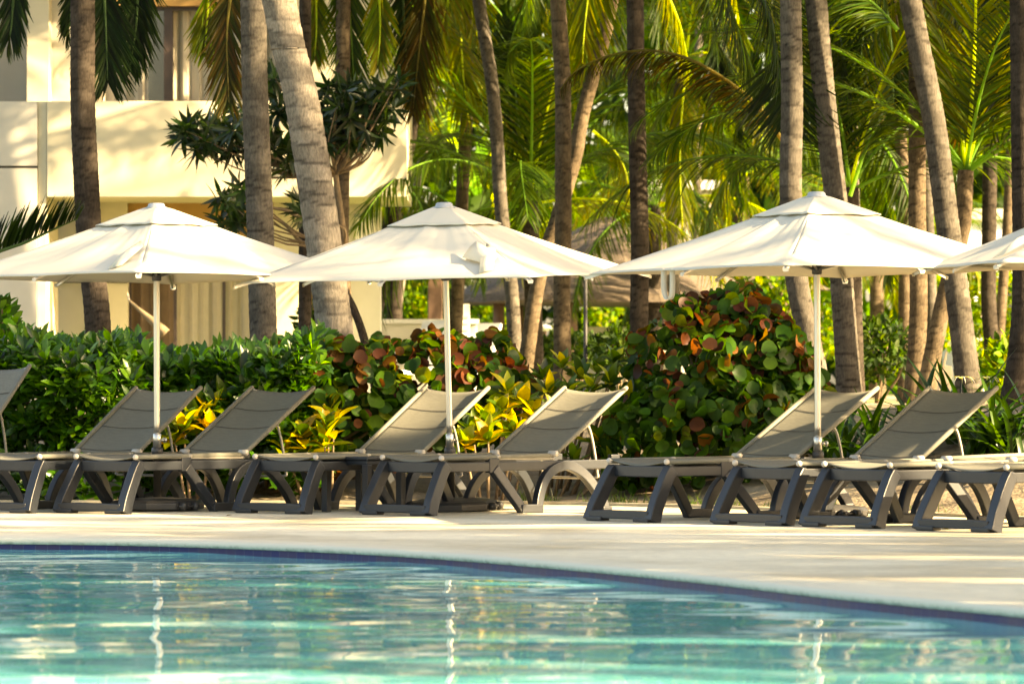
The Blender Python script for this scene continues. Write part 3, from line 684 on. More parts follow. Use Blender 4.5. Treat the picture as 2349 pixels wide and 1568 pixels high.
def grass():
    r = np.random.default_rng(61); n = 2600
    x = r.uniform(px(1180, 36.5), px(2420, 34), n) ; clump = np.sin(x * 9) + np.sin(x * 23 + 1) + .6 * r.normal(size=n); k = (clump > .2) & ((x < 2.0) | (r.random(n) < .15)); x = x[k]; n = len(x)
    y = edge(x) + .07 + r.exponential(.16, n); z = tz(x, y) - .01
    az = r.uniform(0, 6.28, n); el = np.radians(r.uniform(50, 88, n)); dr = np.column_stack([np.cos(az) * np.cos(el), np.sin(az) * np.cos(el), np.sin(el)])
    up = np.column_stack([-np.cos(az) * np.sin(el), -np.sin(az) * np.sin(el), np.cos(el)])
    V, Q, per = leafset(np.column_stack([x, y, z]), dr, up, r.uniform(.05, .17, n), .007, pr_needle, r.uniform(.3, 1.8, n), .2, 5)
    o = leaf_object('grass', M['leaf'], None, V, Q, per, palette(n, r, [(.09, .2, .02), (.16, .24, .03), (.06, .13, .02)], (3, 2, 2)))
    tag(o, 'tufts of short grass along the back edge of the deck', 'grass', kind='stuff')
grass()

# ------------------------------------------------------------------ palms
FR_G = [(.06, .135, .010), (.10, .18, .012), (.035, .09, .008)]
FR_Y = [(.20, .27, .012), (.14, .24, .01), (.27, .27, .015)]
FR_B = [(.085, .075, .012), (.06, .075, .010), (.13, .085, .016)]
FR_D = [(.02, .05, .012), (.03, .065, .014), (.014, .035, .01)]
def frond_mesh(name, rach, pairs, Lmax, wd, pal, r, sweep=48, hang=.35, vee=.25, bend=.7, sides=(1, -1), start=.1, loc=None):
    R_ = spline(rach, 40); T = nrm(np.gradient(R_, axis=0)); sg = np.cumsum(np.r_[0, np.linalg.norm(np.diff(R_, axis=0), axis=1)]); sg /= sg[-1]
    side = np.cross(T, UP); side = np.where(np.linalg.norm(side, axis=1, keepdims=True) < .15, np.array([[1.0, 0, 0]]), side); side = nrm(side); upn = np.cross(side, T)
    ps, d, u, Ls = [], [], [], []
    for sd in sides:
        t = np.linspace(start, .995, pairs) + r.normal(size=pairs) * .003; t = np.clip(t, 0, 1)
        p = np.column_stack([np.interp(t, sg, R_[:, k]) for k in range(3)]); tt = np.column_stack([np.interp(t, sg, T[:, k]) for k in range(3)]); s_ = np.column_stack([np.interp(t, sg, side[:, k]) for k in range(3)]); un = np.column_stack([np.interp(t, sg, upn[:, k]) for k in range(3)])
        sw = np.radians(sweep * (1 - .45 * t) + r.normal(size=pairs) * 4)[:, None]
        dd = tt * np.cos(sw) + sd * s_ * np.sin(sw) + un * (vee + .08 * r.normal(size=(pairs, 1))) + np.array([0, 0, -1]) * (hang * (1 + .25 * r.normal(size=(pairs, 1))))
        ps.append(p); d.append(dd); u.append(un + .15 * r.normal(size=(pairs, 3))); Ls.append(Lmax * (np.sin(np.pi * (.12 + .80 * t)) ** .7) * r.uniform(.85, 1.1, pairs))
    ps, d, u, Ls = np.vstack(ps), np.vstack(d), np.vstack(u), np.concatenate(Ls)
    V, Q, per = leafset(ps, d, u, Ls, wd, pr_needle, bend * r.uniform(.6, 1.4, len(ps)), .35, 5)
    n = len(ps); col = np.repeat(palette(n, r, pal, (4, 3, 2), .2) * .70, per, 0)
    mb = MB(); mb.tube(R_, np.linspace(.022, .004, 40), 6); RV = np.array(mb.v); RQ = np.array([f for f in mb.f if len(f) == 4])
    rc = np.repeat((np.array(pal[0]) * 1.6 + .02)[None], len(RV), 0)
    V = np.vstack([V, RV]); Q = np.vstack([Q, RQ + n * per]); col = np.vstack([col, rc])
    if loc is not None: V = V - np.asarray(loc)
    me = mesh_np(name, V, Q, col); me.materials.append(M['frond']); return me
def canon(e0, droop, L, pal, seed, hang, vee, bend=.7, sweep=50):
    r = np.random.default_rng(seed); pts = [V3(0, 0, 0)]; n = 14
    for i in range(n):
        a = math.radians(max(e0 - droop * ((i + .5) / n) ** 1.25, -86)); pts.append(pts[-1] + V3(math.cos(a), .0, math.sin(a)) * L / n)
    pts = np.array(pts); pts[:, 1] += .12 * np.sin(np.linspace(0, 2.5, n + 1)) * r.normal()
    return frond_mesh('frond', pts, 62, .78, .034, pal, r, sweep, hang, vee, bend)
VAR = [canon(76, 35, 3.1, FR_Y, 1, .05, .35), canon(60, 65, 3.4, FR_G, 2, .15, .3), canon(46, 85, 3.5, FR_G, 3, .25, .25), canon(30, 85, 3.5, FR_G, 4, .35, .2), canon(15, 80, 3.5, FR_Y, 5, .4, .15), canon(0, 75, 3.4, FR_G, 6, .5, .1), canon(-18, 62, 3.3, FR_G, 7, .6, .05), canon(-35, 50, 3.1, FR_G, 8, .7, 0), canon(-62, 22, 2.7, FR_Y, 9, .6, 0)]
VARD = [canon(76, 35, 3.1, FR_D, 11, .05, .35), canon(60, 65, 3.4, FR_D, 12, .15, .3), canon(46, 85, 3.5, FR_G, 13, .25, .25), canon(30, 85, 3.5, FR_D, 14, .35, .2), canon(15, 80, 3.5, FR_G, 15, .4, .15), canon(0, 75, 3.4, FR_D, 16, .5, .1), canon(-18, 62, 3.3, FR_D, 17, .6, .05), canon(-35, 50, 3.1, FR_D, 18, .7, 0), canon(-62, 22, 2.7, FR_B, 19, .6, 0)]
TONE = {'grey': (.088, .079, .066), 'pale': (.175, .155, .128), 'dark': (.044, .036, .029), 'tan': (.10, .077, .052)}
def trunk_mesh(path, r0, r1, tone, seed, ring=.075):
    r = np.random.default_rng(seed); path = spline(path, 80); sg = np.cumsum(np.r_[0, np.linalg.norm(np.diff(path, axis=0), axis=1)]); Lt = sg[-1]
    m = int(Lt / .022); s = np.linspace(0, Lt, m); p = np.column_stack([np.interp(s, sg, path[:, k]) for k in range(3)])
    rad = lerp(r0, r1, np.clip(s / Lt, 0, 1)) + .35 * r0 * np.exp(-s / .22)
    edges = [0.0]
    while edges[-1] < Lt + 1: edges.append(edges[-1] + ring * r.uniform(.55, 1.5))
    edges = np.array(edges); n = 18; th = np.linspace(0, 2 * math.pi, n, endpoint=False); V = np.zeros((m, n, 3)); C = np.zeros((m, n, 3)); tc = np.array(TONE[tone])
    for j in range(n):
        ss = s + .03 * math.sin(th[j] + 1) + .012 * np.sin(3 * th[j] + s * 5); k = np.searchsorted(edges, np.clip(ss, 0, Lt + .9)) - 1; k = np.clip(k, 0, len(edges) - 2)
        f = (ss - edges[k]) / (edges[k + 1] - edges[k]); rr = rad * (1 + .045 * (f - .5) + .012 * np.sin(th[j] * 2 + s * 1.3))
        V[:, j, 0] = p[:, 0] + rr * math.cos(th[j]); V[:, j, 1] = p[:, 1] + rr * math.sin(th[j]); V[:, j, 2] = p[:, 2]
        tone_k = .78 + .44 * ((np.sin(k * 12.9898 + seed) * 43758.5453) % 1)
        dk = .35 + .5 * ((np.sin(k * 78.233 + seed) * 43758.5453) % 1); wd_ = .08 + .16 * ((np.sin(k * 39.43 + seed) * 24634.63) % 1); sc_ = np.where((f < wd_ + .05 * np.sin(th[j] * 4 + k * 1.7)) | (f > .95), dk, 1.0) * tone_k * (1 + .12 * np.sin(th[j] * 3 + k * 2.1))
        C[:, j] = tc[None] * sc_[:, None]
    Q = []
    J, I = np.meshgrid(np.arange(m - 1), np.arange(n), indexing='ij'); a = (J * n + I).ravel(); b = (J * n + (I + 1) % n).ravel()
    return mesh_np('trunk', V.reshape(-1, 3), np.column_stack([a, b, b + n, a + n]), C.reshape(-1, 3))
PALMS = {}
def palm(key, lab, pts, d, w, zc, tone='grey', nf=13, seed=0, fl=1.0, group='palms behind the loungers', crown=True, elev=None, ring=.075, cat='palm tree', dd=0.0, var=None):
    var = var or VAR
    s = F / d; wp = [P(x, y, d + dd * (YH - y) / s) for x, y in pts]
    wp = sorted(wp, key=lambda q: q[2]); a, b = wp[0], wp[1]; g = float(tz(a[0], a[1])) - .05
    if a[2] > g:
        k = (b - a) / max(b[2] - a[2], 1e-3); q = a + k * (g - a[2]) * .7; q[2] = g; wp = [q] + wp
    a, b = wp[-1], wp[-2]
    if zc > a[2] + .1:
        k = (a - b) / max(a[2] - b[2], 1e-3); k = np.clip(k, -.35, .35); q = a + k * (zc - a[2]) * .9; q[2] = zc; wp.append(q)
    top = wp[-1]; root = empty('palm_tree', tuple(wp[0] + V3(0, 0, .05)), lab, cat, group); loc = np.array(root.location)
    link('trunk', trunk_mesh([q - loc for q in wp], w / s / 2 * 1.04, w / s / 2 * .92, tone, seed + 1, ring), M['bark'], root, True)
    if crown:
        r = random.Random(seed * 7 + 3); ph = r.random() * 6.28
        for i in range(nf):
            v = int((i + .5) / nf * len(var)) if elev is None else elev[i % len(elev)]
            o = bpy.data.objects.new('frond', var[v]); COL.objects.link(o); o.parent = root
            o.location = Vector(top - loc) - Vector((0, 0, .1 * v / 8)); o.rotation_euler = (r.uniform(-.12, .12), r.uniform(-.1, .1), ph + i * 2.399 + r.uniform(-.2, .2))
            k = fl * r.uniform(.85, 1.12); o.scale = (k, k, k)
    PALMS[key] = (root, top); return root
def xfrond(key, pts, Lmax, pal, seed, d=None, pairs=60, wd=.034, **kw):
    root = PALMS[key][0]; r = np.random.default_rng(seed)
    rach = [P(p[0], p[1], p[2] if len(p) > 2 else d) for p in pts]
    link('frond', frond_mesh('frond', rach, pairs, Lmax, wd, pal, r, loc=root.location, **kw), M['frond'], root, True)

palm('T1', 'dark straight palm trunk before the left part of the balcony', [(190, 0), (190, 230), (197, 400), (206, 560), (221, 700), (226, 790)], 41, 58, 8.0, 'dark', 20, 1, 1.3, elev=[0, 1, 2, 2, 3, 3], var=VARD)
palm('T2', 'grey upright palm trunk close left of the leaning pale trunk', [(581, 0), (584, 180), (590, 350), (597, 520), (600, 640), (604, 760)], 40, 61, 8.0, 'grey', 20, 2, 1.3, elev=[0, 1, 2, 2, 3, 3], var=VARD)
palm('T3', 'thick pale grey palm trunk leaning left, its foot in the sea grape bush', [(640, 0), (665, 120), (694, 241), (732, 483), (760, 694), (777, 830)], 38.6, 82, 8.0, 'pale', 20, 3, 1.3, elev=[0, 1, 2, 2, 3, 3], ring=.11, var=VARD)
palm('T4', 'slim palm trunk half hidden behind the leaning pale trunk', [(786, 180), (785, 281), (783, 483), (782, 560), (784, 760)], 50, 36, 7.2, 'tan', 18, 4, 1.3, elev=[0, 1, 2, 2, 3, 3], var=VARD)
palm('T4b', 'thin curved dark trunk at the foot of the leaning pale trunk', [(770, 560), (785, 650), (812, 710), (836, 780)], 43, 20, 2.3, 'dark', 6, 5, crown=False)
palm('T5', 'dark slanting palm trunk at the right end of the balcony', [(955, 170), (938, 320), (905, 450), (890, 560), (874, 650), (852, 760)], 58.5, 36, 7.4, 'dark', 16, 6, 1.2, elev=[0, 1, 2, 2, 3, 3], var=VARD)
palm('T6', 'slim palm trunk with sun spots rising just above the second umbrella', [(1078, 80), (1076, 140), (1069, 300), (1063, 400), (1058, 500), (1046, 740)], 58, 30, 7.4, 'tan', 16, 7, 1.15)
palm('T7', 'slim dark palm trunk right of the second umbrella top', [(1098, 0), (1127, 181), (1140, 322), (1150, 483), (1172, 654), (1180, 780)], 52, 31, 8.0, 'grey', 18, 8, 1.3, elev=[0, 1, 2, 2, 3, 3], var=VARD)
palm('T8', 'brown upright palm trunk with a small dark hole, midway between two umbrellas', [(1280, 0), (1291, 201), (1292, 400), (1292, 523), (1289, 654), (1290, 815)], 48, 38, 7.8, 'tan', 18, 9, 1.3, elev=[0, 1, 2, 2, 3, 3], var=VARD)
palm('T9', 'palm trunk leaning right that crosses behind the brown upright trunk', [(1403, 0), (1382, 100), (1337, 261), (1319, 362), (1285, 480), (1240, 620), (1212, 790)], 51, 34, 7.6, 'tan', 16, 10, 1.15)
palm('T10', 'dark upright palm trunk with sunlit right side, left of the tall bush', [(1457, 0), (1461, 281), (1468, 563), (1466, 720), (1468, 800)], 46, 41, 8.2, 'dark', 20, 11, 1.3, elev=[0, 1, 2, 2, 3, 3], var=VARD)
palm('T11', 'short palm trunk with sunlit shoulder under a low crown', [(1575, 130), (1553, 241), (1540, 442), (1546, 654), (1548, 760)], 60, 26, 4.9, 'grey', 14, 12)
palm('T12', 'thin pale palm trunk before the grey pavilion', [(1604, 0), (1600, 381), (1598, 494), (1600, 700)], 70, 19, 8.0, 'pale', 14, 13, 1.1, var=VARD)
palm('T13', 'palm trunk with a broad sunlit stripe, left of the third umbrella top', [(1814, 0), (1817, 241), (1814, 442), (1827, 634), (1852, 760), (1870, 850)], 41.5, 51, 8.0, 'grey', 20, 14, 1.3, elev=[0, 1, 2, 2, 3, 3], ring=.1, var=VARD)
palm('T14', 'grey palm trunk rising right behind the third umbrella top', [(1872, 0), (1889, 201), (1906, 362), (1920, 480), (1930, 634), (1943, 815), (1948, 900)], 42.5, 52, 8.2, 'grey', 20, 15, 1.3, elev=[0, 1, 2, 2, 3, 3], var=VARD)
palm('T14b', 'thin sunlit trunk close behind the grey trunk right of the third pole', [(1962, 480), (1966, 640), (1968, 780)], 54, 22, 4.2, 'pale', 8, 16, .7)
palm('T16', 'slim sunlit palm trunk left of the two close right hand trunks', [(2052, 120), (2064, 281), (2075, 483), (2076, 634), (2076, 740)], 56, 29, 7.2, 'tan', 16, 17, 1.15, var=VARD)
palm('T17', 'pale straight palm trunk with a brightly sunlit foot', [(2104, 100), (2104, 281), (2104, 483), (2107, 634), (2106, 740), (2096, 905)], 45.5, 40, 7.8, 'tan', 18, 18, 1.3, elev=[0, 1, 2, 3, 4, 5], var=VARD)
palm('T18', 'thick curved palm trunk with sunlit bands over the right umbrella gap', [(2088, 0), (2120, 161), (2146, 302), (2172, 503), (2191, 634), (2206, 754), (2222, 890)], 42, 54, 8.0, 'grey', 20, 19, 1.3, elev=[0, 1, 2, 2, 3, 3], ring=.1, var=VARD)
palm('T19', 'dark palm trunk above the left corner of the fourth umbrella', [(2290, 140), (2273, 322), (2269, 523), (2268, 690), (2275, 795)], 54, 34, 7.2, 'dark', 16, 20, 1.15, var=VARD)
palm('T20', 'thin light grey palm trunk second from the right edge', [(2335, 120), (2320, 322), (2310, 523), (2298, 690), (2292, 780)], 64, 23, 7.6, 'tan', 14, 21, 1.1, var=VARD)
palm('T21', 'dark palm trunk along the right picture edge', [(2342, 0), (2346, 300), (2350, 600), (2345, 760), (2322, 950)], 40, 54, 7.8, 'dark', 18, 22, 1.3, elev=[0, 1, 2, 2, 3, 3], var=VARD)
palm('T23', 'grey background trunk between the pale straight palm and the curved palm', [(2128, 480), (2134, 640), (2138, 760)], 60, 27, 7.2, 'grey', 14, 24, 1.1, var=VARD)
palm('T24', 'dark trunk between the hotel wall and the leaning pale trunk', [(700, 470), (700, 650), (699, 760)], 47, 29, 7.8, 'dark', 18, 25, 1.3, elev=[0, 1, 2, 2, 3, 3], var=VARD)
palm('T25', 'leaning sunlit trunk beyond the second umbrella pole', [(935, 560), (918, 650), (905, 760)], 66, 22, 7.0, 'pale', 14, 26, 1.1)
# low young palms whose crowns are in the picture
palm('Y1', 'young coconut palm with a low spreading crown behind the second umbrella', [(1216, 460), (1218, 530), (1225, 760)], 56, 40, 3.1, 'dark', 15, 27, 1.05, elev=[0, 1, 1, 2, 2, 3, 3, 4, 5])
palm('Y2', 'young palm with upright green stalks right of the third umbrella top', [(1950, 430), (1953, 520), (1958, 760)], 47, 42, 2.95, 'dark', 9, 28, .9, elev=[0, 1, 2, 3])
palm('Y3', 'young coconut palm with yellow green stalks, its leaning trunk crossing the thick curved one', [(2214, 420), (2208, 520), (2188, 600), (2165, 690), (2142, 800), (2126, 890)], 45, 40, 3.05, 'tan', 11, 29, .95, elev=[0, 0, 1, 1, 2, 3])
palm('Y4', 'low dark palm whose frond reaches in at the left edge', [(-90, 640), (-80, 760)], 38.5, 40, 1.9, 'dark', 5, 30, .5, crown=False)
palm('Y5', 'young palm in front of the grey pavilion with hanging fronds', [(1500, 470), (1502, 700)], 68, 36, 3.5, 'dark', 14, 31, .9, elev=[1, 2, 3, 4, 4, 5])
palm('Y6', 'bright young palm to the right of the grey pavilion', [(1700, 400), (1702, 700)], 74, 40, 4.3, 'tan', 14, 32, 1.0, elev=[2, 3, 4, 4, 5, 6])
palm('Y7', 'low palm right of the balcony with fronds over the far path', [(905, 420), (905, 700)], 64, 36, 3.7, 'dark', 14, 33, .9, elev=[1, 2, 3, 4, 5])
palm('Y8', 'low sunlit palm seen between the trunks under the third umbrella', [(2010, 560), (2012, 760)], 66, 34, 2.9, 'tan', 12, 34, .7, elev=[1, 2, 3, 4, 4])
# fronds placed where the photograph shows them
K = dict(hang=.5, vee=.0, bend=.35)
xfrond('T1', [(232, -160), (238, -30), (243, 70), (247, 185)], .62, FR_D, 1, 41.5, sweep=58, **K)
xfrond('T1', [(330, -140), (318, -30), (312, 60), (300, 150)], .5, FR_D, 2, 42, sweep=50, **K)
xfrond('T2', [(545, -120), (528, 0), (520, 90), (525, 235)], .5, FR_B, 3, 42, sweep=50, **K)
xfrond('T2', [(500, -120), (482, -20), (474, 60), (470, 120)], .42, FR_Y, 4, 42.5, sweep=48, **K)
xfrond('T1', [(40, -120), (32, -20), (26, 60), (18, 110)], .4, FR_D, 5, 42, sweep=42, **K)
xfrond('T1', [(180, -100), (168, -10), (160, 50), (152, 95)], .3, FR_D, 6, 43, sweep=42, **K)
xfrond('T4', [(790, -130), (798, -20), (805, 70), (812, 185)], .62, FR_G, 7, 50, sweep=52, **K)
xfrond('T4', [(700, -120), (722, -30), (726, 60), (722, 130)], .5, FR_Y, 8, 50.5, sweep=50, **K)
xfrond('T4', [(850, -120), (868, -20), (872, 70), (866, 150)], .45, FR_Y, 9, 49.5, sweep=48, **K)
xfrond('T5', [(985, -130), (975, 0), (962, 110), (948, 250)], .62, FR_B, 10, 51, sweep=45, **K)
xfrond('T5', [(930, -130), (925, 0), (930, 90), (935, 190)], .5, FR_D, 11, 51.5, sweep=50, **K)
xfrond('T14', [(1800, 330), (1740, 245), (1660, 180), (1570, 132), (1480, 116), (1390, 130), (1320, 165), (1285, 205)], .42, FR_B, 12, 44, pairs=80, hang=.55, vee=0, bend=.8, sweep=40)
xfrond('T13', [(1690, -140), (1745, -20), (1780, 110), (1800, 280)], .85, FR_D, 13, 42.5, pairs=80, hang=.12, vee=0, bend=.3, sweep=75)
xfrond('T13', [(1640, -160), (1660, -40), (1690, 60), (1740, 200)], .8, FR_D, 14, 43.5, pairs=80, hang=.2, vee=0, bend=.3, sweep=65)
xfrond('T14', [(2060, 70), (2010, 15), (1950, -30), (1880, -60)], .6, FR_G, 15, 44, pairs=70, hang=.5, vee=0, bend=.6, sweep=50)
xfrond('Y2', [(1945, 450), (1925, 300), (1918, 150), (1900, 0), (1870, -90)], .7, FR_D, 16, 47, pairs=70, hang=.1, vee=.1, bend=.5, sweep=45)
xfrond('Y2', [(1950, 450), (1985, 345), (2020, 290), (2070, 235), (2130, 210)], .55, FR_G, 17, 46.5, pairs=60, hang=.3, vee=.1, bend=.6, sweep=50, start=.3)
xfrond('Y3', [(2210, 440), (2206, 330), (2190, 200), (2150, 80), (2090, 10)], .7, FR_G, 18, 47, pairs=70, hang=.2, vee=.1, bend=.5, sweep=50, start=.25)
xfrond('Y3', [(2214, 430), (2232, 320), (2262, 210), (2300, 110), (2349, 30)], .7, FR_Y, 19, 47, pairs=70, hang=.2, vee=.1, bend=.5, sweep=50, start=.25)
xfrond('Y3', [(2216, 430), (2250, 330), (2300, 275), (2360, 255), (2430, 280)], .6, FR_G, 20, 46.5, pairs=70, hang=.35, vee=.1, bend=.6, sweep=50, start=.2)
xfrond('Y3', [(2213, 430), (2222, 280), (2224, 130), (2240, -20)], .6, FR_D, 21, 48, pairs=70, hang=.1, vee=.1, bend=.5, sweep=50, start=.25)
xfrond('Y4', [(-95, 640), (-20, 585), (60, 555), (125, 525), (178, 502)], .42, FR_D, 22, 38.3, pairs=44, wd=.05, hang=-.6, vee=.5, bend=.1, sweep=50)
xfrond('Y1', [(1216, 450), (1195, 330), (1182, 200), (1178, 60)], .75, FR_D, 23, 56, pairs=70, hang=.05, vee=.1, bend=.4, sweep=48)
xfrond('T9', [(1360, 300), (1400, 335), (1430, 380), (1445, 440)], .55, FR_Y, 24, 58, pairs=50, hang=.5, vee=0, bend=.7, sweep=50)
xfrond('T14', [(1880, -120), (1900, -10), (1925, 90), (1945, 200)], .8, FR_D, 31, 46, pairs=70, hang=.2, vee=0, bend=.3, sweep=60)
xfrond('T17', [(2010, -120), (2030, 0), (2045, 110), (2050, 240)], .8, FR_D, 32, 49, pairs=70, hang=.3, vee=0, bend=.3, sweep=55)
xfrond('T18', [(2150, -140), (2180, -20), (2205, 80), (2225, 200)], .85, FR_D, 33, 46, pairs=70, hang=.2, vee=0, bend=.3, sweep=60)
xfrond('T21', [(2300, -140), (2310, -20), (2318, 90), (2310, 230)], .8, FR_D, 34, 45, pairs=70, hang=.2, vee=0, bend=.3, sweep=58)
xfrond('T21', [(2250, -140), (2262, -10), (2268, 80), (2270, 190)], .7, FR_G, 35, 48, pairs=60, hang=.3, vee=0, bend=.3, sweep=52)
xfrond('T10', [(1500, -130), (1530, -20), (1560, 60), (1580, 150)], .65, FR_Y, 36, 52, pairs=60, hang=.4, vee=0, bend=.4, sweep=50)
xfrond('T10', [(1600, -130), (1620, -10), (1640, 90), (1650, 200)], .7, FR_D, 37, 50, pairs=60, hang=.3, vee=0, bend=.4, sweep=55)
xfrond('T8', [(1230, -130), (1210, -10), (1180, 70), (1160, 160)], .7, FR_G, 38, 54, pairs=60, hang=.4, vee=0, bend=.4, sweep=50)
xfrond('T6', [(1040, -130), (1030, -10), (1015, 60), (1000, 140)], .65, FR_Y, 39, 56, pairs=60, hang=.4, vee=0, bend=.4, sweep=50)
# palms beyond the right edge of the view: they throw the dappled shade on the loungers and the deck
SHADE = [(18.4, 5.2, 9), (21.4, 5.0, 12), (23.9, 5.2, 9.5), (25.6, 5.0, 13), (19.9, 6.8, 14), (22.9, 7.0, 12), (26.4, 7.4, 10), (16.4, 5.0, 11), (14.4, 5.5, 10), (17.4, 7.0, 13), (30.6, 7.6, 12), (33.6, 9.3, 10.5),
         (39.6, 9.4, 10), (42.8, 9.2, 12), (35.6, 7.8, 11), (46.2, 10.4, 11), (44.4, 8.2, 12), (53.4, 10, 13), (57.4, 11, 14),
         (34.6, 4.4, 9.5), (36.2, 4.0, 11), (24.2, 3.6, 10.5), (20.7, 3.6, 11), (22.3, 3.3, 8.2), (17.6, 3.4, 9.6)]   # where each crown stands across the sun's path
OFF = [(x, y + math.tan(sb) * (9 - x), z + math.tan(se) / math.cos(sb) * (x - 9)) for y, z, x in SHADE]
for i, (x, y, zc) in enumerate(OFF):
    r = random.Random(i + 50); d = y; s = F / d
    X0 = CX + x * s; lean = r.uniform(-60, 60)
    palm('O%d' % i, 'coconut palm standing right of the pool beyond the picture edge', [(X0 + lean, YH - 3.5 * s), (X0 + lean * .3, YH - 1.5 * s), (X0, YH + .2 * s)], d, 56, zc, 'grey', 18, 60 + i, 1.1, group='palms beyond the right picture edge', elev=[0, 1, 2, 2, 3, 3] if i == 6 else None)

# ------------------------------------------------------------------ oleander like shrub tree before the balcony
def dark_tree():
    r = np.random.default_rng(71); d = 45.5; root = root_for(800, d, 'oleander_tree', 'small dark narrow leaved tree spreading before the balcony', 'tree')
    tips = [(420, 310), (440, 285), (470, 320), (500, 330), (525, 345), (480, 280), (540, 300), (455, 345), (510, 290), (545, 260), (560, 340), (515, 455), (540, 470), (520, 500), (550, 440), (560, 500), (625, 190), (640, 260), (620, 310), (650, 330), (630, 360), (655, 390), (640, 220), (750, 210), (765, 250), (740, 280), (780, 300), (800, 255), (830, 225), (850, 260), (870, 240), (845, 300), (880, 285), (820, 310), (790, 225), (900, 250), (860, 210), (910, 200), (760, 320), (745, 340), (810, 280), (720, 250), (800, 200), (885, 215), (690, 470), (700, 500)]
    cs = np.array([P(x + r.normal() * 8, y + r.normal() * 8, d + r.normal() * .35) for x, y in tips for _ in range(3)]); n = len(cs)
    ax = np.column_stack([.5 * r.normal(size=n), -.3 + .5 * r.normal(size=n), .2 + .5 * r.normal(size=n)])
    ps, dr, u = rosettes(cs, ax, 11, r, (20, 95)); dr = dr + np.array([0, 0, -.25]); m = len(ps)
    V, Q, per = leafset(ps, dr, u, r.uniform(.17, .27, m), r.uniform(.04, .055, m), pr_lanc, r.uniform(0, .6, m), .25, 5)
    leaf_object('crown', M['leaf'], root, V, Q, per, palette(m, r, [(.02, .05, .02), (.03, .07, .022), (.05, .1, .02)], (4, 3, 1)), root.location)
    mb = MB(); tr = [P(800, 760, d), P(790, 560, d), P(770, 400, d), P(765, 300, d)]; g = tr[0].copy(); g[2] = float(tz(g[0], g[1])) - .03
    mb.tube(spline([g] + tr, 16), np.linspace(.05, .02, 16), 8)
    for i, p in enumerate(cs[::2]):
        a = tr[2] if p[2] > tr[2][2] else tr[1]
        mb.tube(spline([a, lerp(a, p, .5) + r.normal(size=3) * .06 - V3(0, 0, .1), p], 8), np.linspace(.018, .004, 8), 6)
    for pts in ([(760, 600), (690, 555), (660, 520), (620, 495), (560, 470)], [(690, 500), (655, 482), (630, 478), (600, 470)]):
        mb.tube(spline([P(x, y, d) for x, y in pts], 14), np.linspace(.022, .012, 14), 6)
    mb.v = [tuple(np.array(v) - np.array(root.location)) for v in mb.v]; mb.build('trunk', M['stem'], root, True)
dark_tree()

